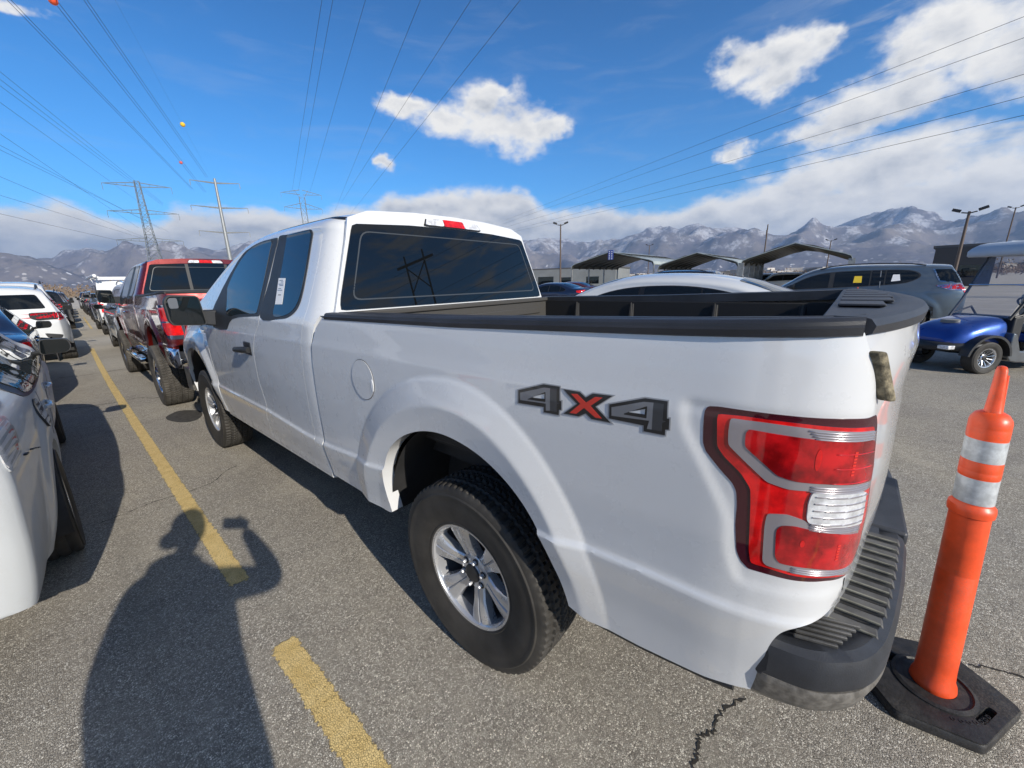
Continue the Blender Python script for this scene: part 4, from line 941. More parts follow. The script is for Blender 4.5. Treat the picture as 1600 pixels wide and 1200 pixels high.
# ------------------------------------------------------------ other cars
def cyl_arch(mb, s, x, yc, R, d=.30):
    rings = []
    for t in np.linspace(-.2, pi+.2, 18): rings.append([(s*x, yc+R*cos(t), .33+R*sin(t)), (s*(x-d), yc+R*cos(t), .33+R*sin(t))])
    mb.rings(rings, False, False); mb.box((s*(x-d), yc, .5), (.02, 2*R, 2*R))
def car_map(S):
    prof = np.array(sm(S['prof'], 5, False)); XS = np.array(sm(S['xs'], 4, False)); L = S['L']; z0 = S.get('z0', .24); zs = S.get('zs', .72)
    rc = S.get('rc', [(0, .14), (L, .14)]); rcy = [a for a, _ in rc]; rcv = [b for _, b in rc]; ne = S.get('n', 3.0)
    tt, nt = S.get('tt', .13), S.get('nt', .22); axl = S['axles']; aR = S['aR']; fl = S.get('flare', .02)
    cr = S.get('crown', .03)
    def f(u, v):
        u = np.asarray(u, float); v = np.asarray(v, float)
        Y = np.clip(u, 0, L); e = np.where(u < 0, -u, np.where(u > L, u-L, 0))/.30; e = np.clip(e, 0, 1)
        zt = np.interp(Y, prof[:, 0], prof[:, 1]); r = np.interp(Y, rcy, rcv)
        r = np.minimum(r, np.maximum(zt-zs-.02, .01))
        pl = 1-tt*np.clip(1-Y/S.get('tl', .55), 0, 1)**S.get('tp', 2.2)-nt*np.clip(1-(L-Y)/.95, 0, 1)**2.2
        zb = z0+S.get('zr', .10)*np.clip(1-Y/.5, 0, 1)**1.5+.06*np.clip(1-(L-Y)/.5, 0, 1)**1.5
        low = v < zs
        t = np.clip((v-zs)/.6, 0, 1); zc = zt-r
        z = np.where(low, np.maximum(v, zb), zs+(zc-zs)*t)
        X = np.interp(z, XS[:, 0], XS[:, 1])
        for y in axl:
            d = np.sqrt((Y-y)**2+np.maximum(z-.36, 0)**2); X = X+fl*sst(aR+.22, aR+.10, d)
        ph = np.clip((v-zs-.6)/.6, 0, 1)*pi/2
        z = z+r*np.sin(ph)**(2/ne); x = X*np.maximum(np.cos(ph), 0)**(2/ne)
        z = z+cr*sst(0, 1, np.sin(ph))*(1-(x/np.maximum(X, .01))**2)*(ph > 0)
        x = x*pl
        c = np.cos(e*pi/2)**S.get('ce', .55); zm = S.get('zm', .62); zm = np.minimum(zm, zt-.1)
        x = x*np.where(e > 0, c, 1); z = np.where(e > 0, zm+(z-zm)*c, z)
        Y = Y-np.where(u < 0, 1, 0)*S.get('cd', .055)*np.sin(e*pi/2)+np.where(u > L, 1, 0)*.07*np.sin(e*pi/2)
        return np.stack([x, Y, z], -1)
    return f
def make_car(name, label, cat, group, loc, rz, S):
    root = empty(name, loc, rz, label, cat, group); L = S['L']; f = car_map(S); pm = S['paint']; q = S.get('lod', 1)
    z0 = S.get('z0', .24); zs = S.get('zs', .72); aR = S['aR']; holes = []
    for y in S['axles']: holes.append([(y+aR*cos(t), S['R']+aR*1.0*sin(t)) for t in np.linspace(0, pi, 26)]+[(y-aR, z0-.06), (y+aR, z0-.06)])
    vm = zs+1.2
    st = .045 if q >= 1 else .09
    if q >= 2: st = .028
    rect = [(-.298, z0), (L+.298, z0), (L+.298, vm), (-.298, vm)]
    parts = [patch('x', rect, f, None, None, holes=holes, su=st, sv=st*.8, depth=.03, inward=(-1, 0, 0), mirror=bool(m_), build=False, flip=False) for m_ in (0, 1)]
    # f maps the right (+x) half: outward normal is +x with v up needs no flip
    v, fc = join_data(parts); body = raw('body', (v, fc), pm, root, ang=S.get('ang', 50), weld=.002)
    bv = BVHTree.FromPolygons([Vector(p) for p in v], fc)
    def onto(axis, sg):
        def g(u, w_):
            out = np.zeros(u.shape+(3,))
            for i, (a, b) in enumerate(zip(u, w_)):
                if axis == 'x': o = Vector((sg*3, a, b)); d = Vector((-sg, 0, 0))
                elif axis == 'y': o = Vector((a, sg*3+(L if sg > 0 else 0), b)); d = Vector((0, -sg, 0))
                else: o = Vector((a, b, 4)); d = Vector((0, 0, -1))
                h = bv.ray_cast(o, d)
                if h[0] is None: h = bv.find_nearest(Vector((sg*.6, a, b)) if axis == 'x' else (Vector((a, 0 if sg < 0 else L, b)) if axis == 'y' else Vector((a, b, 1.4))))
                out[i] = h[0]
            return out
        g.flip = (axis == 'x' and sg < 0) or (axis == 'y' and sg > 0)
        return g
    OX = {1: onto('x', 1), -1: onto('x', -1)}; OR_ = onto('y', -1); OF = onto('y', 1); OZ = onto('z', 1)
    fine = .03 if q >= 2 else .05
    def dec(nm, poly, mp, m, par=body, lift=.005, depth=.006, s=None): return patch(nm, poly, mp, m, par, su=s or fine, sv=s or fine, depth=depth, lift=lift)
    prof = np.array(sm(S['prof'], 5, False))
    def top(y): return float(np.interp(y, prof[:, 0], prof[:, 1]))
    sides = S.get('sides', (1, -1))
    for sd in sides:
        # side glass under the roof line
        b0 = S['belt']; pts = S['dlo']       # list of (y, z) outline of the whole glass area
        if S.get('trim', True): dec('window_trim', sm(pts, 4), OX[sd], S.get('trimm', TRIM), lift=.004, depth=.010)
        for k, (ya, yb) in enumerate(S['win']):
            cen = (sum(p[0] for p in pts)/len(pts), sum(p[1] for p in pts)/len(pts))
            ins = [(p[0]+(cen[0]-p[0])*.022, p[1]+(cen[1]-p[1])*.09) for p in sm(pts, 4)]
            # clip to ya..yb
            cl = []
            for i in range(len(ins)):
                p, r = ins[i], ins[(i+1) % len(ins)]
                for lim in (ya, yb):
                    pass
                cl.append(p)
            def clip(poly, lim, keep_gt):
                o = []
                for i in range(len(poly)):
                    a, b = poly[i], poly[(i+1) % len(poly)]; ia = (a[0] > lim) == keep_gt; ib = (b[0] > lim) == keep_gt
                    if ia: o.append(a)
                    if ia != ib: t = (lim-a[0])/(b[0]-a[0]); o.append((lim, a[1]+t*(b[1]-a[1])))
                return o
            cl = clip(clip(cl, ya, True), yb, False)
            if len(cl) > 2: dec('side_window', cl, OX[sd], S.get('glass', GLASS), lift=.009, depth=.006)
        if q >= 1:
            for y in S.get('gaps', []):
                dec('door_gap', [(y[0]-.004, .36), (y[0]+.004, .36), (y[1]+.004, b0-.01), (y[1]-.004, b0-.01)], OX[sd], GAP, lift=.0012, depth=.002, s=.05 if q < 2 else .02)
            for y in S.get('handles', []):
                p = OX[sd](np.array([y]), np.array([S.get('hz', b0-.10)]))[0]
                mb = MB(); mb.tube([(p[0]+sd*.0, y-.10, p[2]), (p[0]+sd*.022, y-.07, p[2]), (p[0]+sd*.024, y+.06, p[2]), (p[0], y+.10, p[2])], .014, 8); mb.build('door_handle', S.get('hm', pm), root)
        if S.get('chromeline'): dec('chrome_strip', [(pts[0][0], b0-.015), (S['win'][-1][1], b0-.015), (S['win'][-1][1], b0), (pts[0][0], b0)], OX[sd], CHROME, lift=.012)
        for nm, poly, m in S.get('side_parts', [])+S.get('left_parts' if sd < 0 else 'right_parts', []): dec(nm, poly, OX[sd], m, lift=.011, depth=.012, par=body)
        # mirror
        my, mz = S['mirror']; px_ = OX[sd](np.array([my]), np.array([mz]))[0][0]
        mb = MB(); rr_ = rnd([(0, -.05), (sd*.17, -.045), (sd*.20, .0), (sd*.19, .075), (sd*.02, .085)], .03)
        mb.rings([[(px_+sd*.05+a*k_, my+d, mz+.03+b*k_) for a, b in rr_] for d, k_ in ((-.07, 1), (-.02, 1.02), (.05, .85), (.08, .4))], True, True)
        mb.tube([(px_-sd*.03, my, mz-.02), (px_+sd*.08, my, mz)], .022, 6); mr = mb.build('mirror', S.get('mm', TRIM), root, ang=60)
        mb = MB(); mb.rings([[(px_+sd*.05+sd*.10+(a-sd*.10)*.93, my-.073-d, mz+.03+.015+(b-.015)*.92) for a, b in rr_] for d in (0, .002)], True, True); mb.build('mirror_glass', GLASS, mr, smooth=False)
        # roof rail
        if S.get('rails'):
            ya, yb = S['rails']; x = sd*S.get('railx', .60); mb = MB(); P = []
            for t in np.linspace(0, 1, 9):
                y = ya+(yb-ya)*t; P.append((x, y, top(y)-.012+.05*sin(pi*t)**.35))
            mb.tube(P, .016, 6); mb.build('roof_rail', S.get('railm', TRIM), root)
        for nm, poly, m in S.get('tail_side', []): dec(nm, poly, OX[sd], m, lift=.006, depth=.012, par=body)
    # rear: lamps etc. given for +x and mirrored
    for nm, poly, m in S.get('rear2', []):
        for sd in (1, -1): dec(nm, [(sd*a, b) for a, b in (poly if sd > 0 else poly[::-1])], OR_, m, lift=.008, depth=.012, par=body)
    for nm, poly, m in S.get('rear', []): dec(nm, poly, OR_, m, lift=.006, depth=.010, par=body)
    for nm, poly, m in S.get('front', []): dec(nm, poly, OF, m, lift=.006, depth=.010, par=body)
    for nm, poly, m in S.get('front2', []):
        for sd in (1, -1): dec(nm, [(sd*a, b) for a, b in (poly if sd > 0 else poly[::-1])], OF, m, lift=.006, depth=.010, par=body)
    for nm, poly, m in S.get('top', []): dec(nm, poly, OZ, m, lift=.005, depth=.008, par=body)
    # underside and wheels
    mb = MB(); W2 = max(b for _, b in S['xs'])
    mb.box((0, L/2, z0+.06), (W2*1.5, L*.93, .12))
    for s in (1, -1):
        for y in S['axles']: cyl_arch(mb, s, W2-.03, y, aR+.005)
    mb.build('underbody', UNDER, root)
    if S.get('wheels', True):
        for y in S['axles']:
            for s in (1, -1): wheel(root, s*(W2-S.get('wi', .125)), y, S['R'], S.get('WW', .215), S.get('rr', .22), S.get('rim', 'ten' if q >= 1 else 'five'), S.get('tq', 0 if q < 1 else 1), s)
    return root
def sedan(paint, L=4.70, H=1.46, deck=1.13, lod=1, **kw):
    k = H/1.46
    S = dict(paint=paint, L=L, lod=lod, prof=[(0, deck-.02), (.06, deck+.0), (.35, deck+.02), (.62, deck+.045), (1.05, 1.30*k), (1.50, 1.42*k), (2.05, H), (2.6, H-.01), (3.0, 1.36*k), (3.4, 1.16*k), (3.75, 1.00), (4.2, .92), (L-.12, .80), (L, .66)],
        xs=[(.2, .84), (.35, .885), (.55, .905), (.78, .915), (.92, .905), (.98, .88), (1.10, .80), (1.30, .69), (1.46, .60)], rc=[(0, .10), (.5, .10), (1.3, .12), (2.8, .12), (3.4, .12), (L, .14)],
        axles=(1.00, L-.95), aR=.375, R=.33, belt=.97, mirror=(3.18, .98),
        dlo=[(.98, 1.09), (1.15, .99), (2.0, .965), (3.28, .94), (3.05, 1.12*k), (2.70, 1.27*k), (2.3, 1.345*k), (1.9, 1.35*k), (1.5, 1.30*k), (1.2, 1.20*k)], win=[(1.0, 1.33), (1.37, 2.10), (2.16, 3.3)],
        gaps=[((1.30, 1.36)), ((2.12, 2.13)), ((3.30, 3.22))], handles=(1.55, 2.40), hz=.86,
        tail_side=[('tail_lamp', rnd([(.02, deck-.08), (.30, deck-.10), (.24, deck-.20), (.02, deck-.24)], .02), LRED)], rear2=[('tail_lamp', rnd([(.45, deck-.07), (.80, deck-.09), (.80, deck-.24), (.48, deck-.22)], .02), LRED)],
        top=[('rear_glass', rnd([(-.60, .66), (.60, .66), (.52, 1.34), (-.52, 1.34)], .05), GLASS), ('windshield', rnd([(-.54, 2.72), (.54, 2.72), (.68, 3.50), (-.68, 3.50)], .05), GLASS)],
        front=[('grille', rnd([(-.45, .45), (.45, .45), (.4, .66), (-.4, .66)], .03), TRIM)], rear=[('bumper_insert', rnd([(-.62, .36), (.62, .36), (.6, .48), (-.6, .48)], .03), TRIM)])
    S.update(kw); return S
def suv(paint, L=4.80, H=1.76, W=.96, lod=1, **kw):
    k = H/1.76
    S = dict(paint=paint, L=L, lod=lod, prof=[(0, 1.02*k), (.03, 1.10*k), (.10, 1.20*k), (.30, 1.52*k), (.42, 1.66*k), (.60, 1.70*k), (1.4, H-.01), (2.4, H), (2.9, 1.70*k), (3.2, 1.55*k), (3.55, 1.28*k), (3.8, 1.15*k), (4.3, 1.07*k), (L-.12, .95), (L, .80)],
        xs=[(.2, W-.07), (.45, W-.02), (.75, W), (1.0, W-.01), (1.10, W-.04), (1.35, W-.15), (1.60, W-.25), (1.76, W-.30)], rc=[(0, .08), (.3, .10), (1.3, .12), (2.8, .12), (3.6, .12), (L, .14)], zr=.16,
        axles=(.98, L-.92), aR=.44, R=.38, rr=.24, WW=.245, z0=.33, zs=.86, belt=1.12, mirror=(3.42, 1.14), zm=.75,
        dlo=[(.50, 1.30*k), (.62, 1.15*k), (2.0, 1.12), (3.50, 1.09), (3.22, 1.34*k), (2.92, 1.53*k), (2.4, 1.60*k), (1.4, 1.605*k), (.72, 1.58*k)], win=[(.5, 1.22), (1.28, 2.22), (2.30, 3.5)],
        gaps=[((1.45, 1.26)), ((2.28, 2.26)), ((3.40, 3.42))], handles=(1.50, 2.50), hz=1.0,
        tail_side=[('tail_lamp', rnd([(.0, 1.14*k), (.26, 1.12*k), (.22, 1.01*k), (.0, .98*k)], .02), LRED)], rear2=[('tail_lamp', rnd([(.52, 1.14*k), (.86, 1.13*k), (.86, .99*k), (.56, 1.02*k)], .02), LRED)],
        rear=[('rear_glass', rnd([(-.62, 1.22*k), (.62, 1.22*k), (.54, 1.60*k), (-.54, 1.60*k)], .05), GLASS), ('bumper_insert', rnd([(-.62, .46), (.62, .46), (.60, .62), (-.60, .62)], .03), TRIM)],
        top=[('windshield', rnd([(-.60, 2.86), (.60, 2.86), (.72, 3.62), (-.72, 3.62)], .05), GLASS)], front=[('grille', rnd([(-.5, .62), (.5, .62), (.48, .88), (-.48, .88)], .03), TRIM)], rails=(.7, 2.7), railx=W-.34)
    S.update(kw); return S
# nearest car on the left: only its right rear corner is in view
PLENS = mat('pale_lamp_lens', (.58, .57, .57), .35); PLENSR = mat('pale_red_lens', (.45, .05, .05), .35)
sil = sedan(SILVER, L=4.75, H=1.47, deck=1.10, lod=2, hm=SILVERW, mm=TRIM, tt=.10, tl=1.9, tp=1.5, ce=.80, cd=.16,
    xs=[(.2, .83), (.38, .885), (.55, .912), (.72, .925), (.84, .932), (.93, .930), (1.01, .920), (1.06, .895), (1.12, .83), (1.30, .73), (1.47, .66)], rc=[(0, .05), (.6, .06), (1.3, .06), (2.8, .06), (3.4, .12), (4.75, .14)], belt=.99, zs=.70, mirror=(3.05, 1.06),
    axles=(1.16, 3.95), R=.335, aR=.372, rim='ten',
    dlo=[(.86, 1.10), (1.05, 1.01), (2.0, .99), (3.28, .96), (3.05, 1.16), (2.70, 1.33), (2.3, 1.408), (1.9, 1.41), (1.45, 1.37), (1.1, 1.25)],
    tail_side=[('lamp_bezel', rnd([(-.02, 1.065), (.36, 1.055), (.33, .98), (.25, .895), (-.02, .895)], .03), SILVERW), ('tail_lamp', rnd([(-.02, 1.050), (.335, 1.040), (.31, .985), (.235, .912), (-.02, .912)], .025), PLENS), ('lens_red', rnd([(.22, 1.025), (.325, 1.025), (.30, .985), (.225, .92), (.19, .93)], .01), PLENSR)],
    rear2=[('tail_lamp', rnd([(.36, .98), (.74, .98), (.74, .87), (.40, .86)], .02), PLENSR)], rear=[('plate_recess', rnd([(-.27, .70), (.27, .70), (.25, .84), (-.25, .84)], .03), TRIM)],
    side_parts=[('fuel_door_gap', [(1.10+.0895*cos(t), .895+.0855*sin(t)) for t in np.linspace(0, 2*pi, 33)[:-1]], GAP), ('fuel_door', [(1.10+.087*cos(t), .895+.083*sin(t)) for t in np.linspace(0, 2*pi, 33)[:-1]], SILVER), ('bumper_seam', [(.0, .885), (.30, .88), (.50, .85), (.70, .80), (.70, .794), (.50, .844), (.30, .874), (.0, .879)], GAP)])
make_car('parked_sedan', 'silver sedan at the left edge, nearest in its row, with chrome-rimmed clear tail lamp', 'car', 'cars parked in the left row', (-2.89, 2.58, 0), 0, sil)
make_car('parked_sedan', 'dark navy sedan between the silver sedan and the nearest white sport utility', 'car', 'cars parked in the left row', (-2.93, 8.25, 0), 0,
    sedan(NAVY, L=4.8, H=1.46, deck=1.05, lod=1, rear2=[('tail_lamp', rnd([(.66, .96), (.88, .95), (.88, .86), (.70, .87)], .02), LRED2)], tail_side=[('tail_lamp', rnd([(.0, .955), (.14, .94), (.12, .87), (.0, .86)], .02), LRED2)]))
jeep = suv(WHITE_B, L=4.85, H=1.76, W=.97, z0=.40, R=.40, aR=.47, WW=.27, tq=2, wi=.13, rails=(.6, 2.9),
    rear2=[('lamp_bezel', rnd([(.42, 1.165), (.90, 1.165), (.90, 1.01), (.52, .995), (.42, 1.05)], .03), SEAL), ('tail_lamp', rnd([(.44, 1.15), (.88, 1.15), (.88, 1.04), (.50, 1.025), (.44, 1.06)], .03), LRED2), ('exhaust_trim', rnd([(.56, .72), (.84, .66), (.80, .58), (.60, .60)], .03), TRIM), ('rear_reflector', rnd([(.70, .50), (.86, .52), (.86, .465), (.76, .46)], .01), LRED2)],
    rear=[('rear_glass', rnd([(-.70, 1.25), (.70, 1.25), (.60, 1.56), (-.60, 1.56)], .04), GLASS), ('bumper_insert', rnd([(-.9, .42), (.9, .42), (.86, .47), (-.86, .47)], .02), TRIM)])
make_car('parked_suv', 'white sport utility with wide dark red tail lamps, behind the navy sedan', 'SUV', 'cars parked in the left row', (-2.50, 13.95, 0), -.012, jeep)
make_car('parked_suv', 'taller white sport utility showing over the roof of the nearer white one', 'SUV', 'cars parked in the left row', (-2.42, 20.2, 0), -.015,
    suv(WHITE_B, L=5.3, H=1.98, W=1.0, z0=.42, R=.40, aR=.47, lod=0, rear2=[('tail_lamp', rnd([(.70, 1.45), (.92, 1.42), (.94, 1.10), (.72, 1.10)], .02), LRED)], tail_side=[('tail_lamp', rnd([(0, 1.45), (.12, 1.42), (.12, 1.10), (0, 1.10)], .02), LRED)]))
# silver crossover in front of the red pickup
make_car('parked_suv', 'pale silver sport utility with roof rails parked ahead of the red pickup truck', 'SUV', 'cars parked in the right row', (.18, 12.95, 0), -.015,
    suv(SILVERW, L=4.75, H=1.80, W=.97, z0=.38, R=.37, aR=.43, WW=.24, tq=1, railm=CHROME, rear2=[('tail_lamp', rnd([(.60, 1.25), (.90, 1.22), (.92, 1.06), (.66, 1.08)], .03), LRED2)], tail_side=[('tail_lamp', rnd([(0, 1.24), (.26, 1.22), (.22, 1.08), (0, 1.05)], .03), LRED2)]))
make_truck('pickup_truck', (.02, 6.13, .085), -.008, 'dark red crew pickup truck on chunky lifted tyres, ahead of the white pickup', 'pickup truck', 'cars parked in the right row',
    dict(paint=RED, lamp='old', q=2, step=.02, cstep=.03, bumper=CHROME, pad=STEPD, rim='six', R=.425, lift=.085, W=.33, rr=.235, track=.90, rub=RUBDUST, rimm=CHROME, cap=TRIM))
# ------------------------------------------------------------ right side row
make_car('parked_sedan', 'white sedan beyond the white pickup bed, its roof showing over the rail', 'car', 'cars parked in the right hand rows', (4.02, .16, 0), 0,
    sedan(WHITE_B, L=4.5, H=1.58, deck=1.16, lod=2, trimm=SEAL, prof=[(0, 1.13), (.06, 1.16), (.22, 1.19), (.40, 1.25), (.72, 1.37), (1.07, 1.49), (1.47, 1.56), (1.97, 1.59), (2.47, 1.575), (2.92, 1.48), (3.37, 1.29), (3.72, 1.10), (4.2, .92), (4.4, .80), (4.5, .66)],
        xs=[(.2, .84), (.35, .885), (.55, .905), (.78, .925), (1.0, .915), (1.08, .88), (1.20, .82), (1.38, .72), (1.58, .62)], rc=[(0, .10), (.3, .10), (.8, .12), (2.5, .12), (4.5, .14)], belt=1.05, mirror=(2.87, 1.08), axles=(.85, 3.6),
        dlo=[(.84, 1.28), (.97, 1.10), (1.62, 1.07), (3.32, 1.02), (3.02, 1.24), (2.72, 1.37), (2.32, 1.445), (1.82, 1.46), (1.42, 1.43), (1.07, 1.36)], win=[(.84, 1.42), (1.45, 2.14), (2.22, 3.42)], gaps=[((1.0, 1.1)), ((2.18, 2.2)), ((3.1, 3.1))], handles=(1.2, 2.3),
        top=[('rear_glass', rnd([(-.62, .42), (.62, .42), (.50, 1.10), (-.50, 1.10)], .05), GLASS), ('windshield', rnd([(-.54, 2.62), (.54, 2.62), (.68, 3.47), (-.68, 3.47)], .05), GLASS), ('roof_fin', rnd([(-.04, 1.15), (.04, 1.15), (.02, 1.32), (-.02, 1.32)], .01), TRIM)]))
bigsuv = suv(SLATE, L=5.15, H=1.77, W=.98, z0=.36, R=.38, aR=.45, WW=.24, lod=2, prof=[(0, 1.0), (.03, 1.12), (.07, 1.22), (.16, 1.42), (.28, 1.62), (.42, 1.70), (1.5, 1.755), (2.4, 1.76), (3.0, 1.70), (3.35, 1.58), (3.75, 1.33), (4.05, 1.17), (4.6, 1.08), (5.0, .95), (5.15, .80)],
    dlo=[(.86, 1.47), (.98, 1.33), (1.3, 1.24), (2.3, 1.17), (3.78, 1.12), (3.55, 1.30), (3.2, 1.49), (2.7, 1.60), (1.8, 1.625), (1.1, 1.60)], win=[(.86, 1.52), (1.56, 1.82), (1.86, 2.62), (2.74, 3.8)], gaps=[((1.62, 1.52)), ((2.68, 2.66)), ((3.72, 3.75))], handles=(1.85, 2.9), hz=1.03,
    chromeline=False, rails=(.8, 3.0), belt=1.13, mirror=(3.60, 1.16),
    left_parts=[('window_paper', [(2.02, 1.29), (2.20, 1.29), (2.19, 1.47), (2.03, 1.47)], YELP), ('window_paper', [(1.24, 1.33), (1.42, 1.31), (1.40, 1.49), (1.27, 1.49)], PAPER), ('window_seam', [(1.62, 1.15), (1.635, 1.15), (1.66, 1.6), (1.645, 1.6)], GALV)],
    rear=[('rear_glass', rnd([(-.62, 1.25), (.62, 1.25), (.54, 1.58), (-.54, 1.58)], .05), GLASS)],
    tail_side=[('lamp_edge', [(-.02, 1.245), (.32, 1.235), (.60, 1.195), (.32, 1.085), (-.02, 1.055)], CHROME), ('tail_lamp', [(-.02, 1.23), (.31, 1.222), (.56, 1.193), (.31, 1.10), (-.02, 1.07)], LRED2), ('glass_edge', [(.24, 1.26), (.52, 1.30), (.66, 1.60), (.63, 1.60), (.50, 1.32), (.22, 1.27)], CHROME), ('rear_corner_glass', [(.02, 1.26), (.22, 1.265), (.495, 1.315), (.625, 1.60), (.34, 1.60), (.15, 1.42)], GLASS), ('arch_cladding', [(.50, .40), (.98+.53*cos(2.6), .38+.53*sin(2.6)), (.98, .91), (.98+.53*cos(.5), .38+.53*sin(.5)), (1.50, .40), (1.46, .40), (.98+.47*cos(.5), .38+.47*sin(.5)), (.98, .85), (.98+.47*cos(2.6), .38+.47*sin(2.6)), (.54, .40)], TRIM)])
make_car('parked_suv', 'long slate blue sport utility with a yellow and a white paper on its windows', 'SUV', 'cars parked in the right hand rows', (14.0, -1.95, 0), 0, bigsuv)
make_car('parked_minivan', 'black sport utility showing just above the white sedan roof', 'SUV', 'cars parked in the right hand rows', (17.0, 4.3, 0), 0, suv(BLACKP, L=4.9, H=1.86, W=.98, lod=0))
# ------------------------------------------------------------ delineators
def delineator(loc, lean, label, rz=0., full=True, k=1.):
    root = empty('delineator_post', loc, rz, label, 'traffic post', 'orange delineator posts')
    ax = Vector(lean)
    def P(z, x=0, y=0): return (x+ax.x*z, y+ax.y*z, z)
    def lathe(nm, prof, m, par=root, kk=36):
        mb = MB(); mb.rings([[P(z, r*cos(2*pi*j/kk), r*sin(2*pi*j/kk)) for j in range(kk)] for r, z in prof], True, True); return mb.build(nm, m, par, ang=35)
    post = lathe('post', [(.060, 0.03), (.064, 0.045), (.062, 0.062), (.055, 0.08), (.0535, 0.12), (.0525, 0.5), (.052, 0.502), (.0525, 0.504), (.0518, 0.715), (.058, 0.72), (.0595, 0.735), (.058, 0.75), (.0505, 0.758), (.0495, 0.762), (.0495, 0.788), (.0495, 0.855), (.0505, 0.858), (.051, 0.875), (.0503, 0.877), (.0510, 0.88), (.0505, 0.908), (.0495, 0.912), (.0495, 0.99), (.0505, 0.995), (.0505, 1.025), (.0500, 1.027), (.0505, 1.03), (.0505, 1.045), (.048, 1.058), (.040, 1.072), (.028, 1.08)], ORANGE)
    for z0, z1 in ((.765, .853), (.913, .988)): lathe('reflective_band', [(.0503, z0), (.0506, z0+.002), (.0506, z1-.002), (.0503, z1)], REFL, post)
    mb = MB(); rings = []
    for z, wx, wy in ((1.05, .038, .026), (1.08, .026, .020), (1.13, .023, .017), (1.19, .022, .014), (1.22, .021, .013), (1.232, .015, .010), (1.235, .006, .004)):
        rings.append([P(z, wx*(abs(cos(t))**.7)*(1 if cos(t) > 0 else -1), wy*(abs(sin(t))**.7)*(1 if sin(t) > 0 else -1)) for t in np.linspace(0, 2*pi, 25)[:-1]])
    mb.rings(rings, True, True); mb.tube([P(1.08, .0, -.0185), P(1.205, .0, -.0150)], .0045, 8); mb.build('grip', ORANGE, post, ang=50)
    if full:
        oc = rnd([(.075, -.235), (-.185, -.105), (-.215, .115), (-.08, .215), (.17, .17), (.255, -.055)], .02)
        def ring(s, z): return [(a*s, b*s, z) for a, b in oc]
        sl = []
        for cx, cy, an in ((-.045, -.125, -.46), (.03, .125, -.46)):
            c_, s_ = cos(an), sin(an); w_, h_ = .052, .013
            sl.append([(cx+c_*a-s_*b, cy+s_*a+c_*b) for a, b in rnd([(-w_, -h_), (w_, -h_), (w_, h_), (-w_, h_)], .012)])
        def bz(u, v): 
            return np.stack([u, v, .042-.010*sst(.15, .26, np.hypot(u, v))+0*u], -1)
        b = patch('rubber_base', [(a*.97, c*.97) for a, c in oc], bz, BASER, root, holes=sl, su=.008, sv=.008, depth=.038, inward=(0, 0, -1), ang=50)
        mb = MB(); mb.rings([ring(1.0, .002), ring(1.0, .024), ring(.972, .0325)], True, False); mb.build('base_rim', BASER, b, ang=50)
        mb = MB(); mb.lathe([(.118, .030), (.116, .046), (.104, .050), (.100, .044), (.062, .045)], 48); mb.build('base_collar', BASER, b, ang=40)
        rg = random.Random(3)
        mb = MB()
        for i in range(26):
            a = -1.2+i*.035; mb.box((.122*cos(a), .122*sin(a), .0405), (.012, .0022, .004), rz=a)
        for i in range(7):
            a = 3.4+i*.16; mb.lathe([(.0065, .0405), (.0065, .0435), (.0045, .0435), (.0045, .0405)], 10, (.137*cos(a), .137*sin(a), 0))
        mb.build('moulded_marks', BASER, b)
    return root
delineator((.036, -.218, 0), (.135, .018, 0), 'orange delineator post with two reflective bands on a black rubber base behind the bumper', rz=0)
for i, (px, py, d, s_) in enumerate(((1297, 455, 12.6, 'left'), (1340, 451, 14.0, 'right'))):
    q_ = atz(px, py, 1.20); delineator((q_.x, q_.y, 0), (0, 0, 0), 'small orange post tip %s of the slate blue sport utility' % ('left, below the front window' if i == 0 else 'below the yellow paper'), full=True)
# dark block stuck on the bed corner of the white pickup
mb = MB()
c0 = umap(np.array([.165]), np.array([1.41]))[0]; c1 = umap(np.array([.113]), np.array([1.322]))[0]
c0 = Vector(c0); c1 = Vector(c1); axd = (c1-c0).normalized(); side_ = Vector((.75, -.66, 0)); out_ = Vector((-.16, -.98, 0)).normalized(); rg_ = []
for t, s_ in ((-.004, .6), (0, .9), (.006, 1), (.094, 1), (.10, .9), (.104, .6)):
    p = c0+axd*t+out_*.006
    rg_.append([p+side_*a*s_+out_*b for a, b in ((-.0085, -.009), (.0085, -.009), (.0085, .010), (-.0085, .010))])
mb.rings(rg_, True, True)
tag(mb.build('rub_block', mat('gritty_dark_block', (.20, .17, .11), .8, bump=1., bs=260, var=.6, vs=60), None, ang=35, bevel=.003), 'dark gritty block stuck on the rear corner of the white pickup bed', 'block')
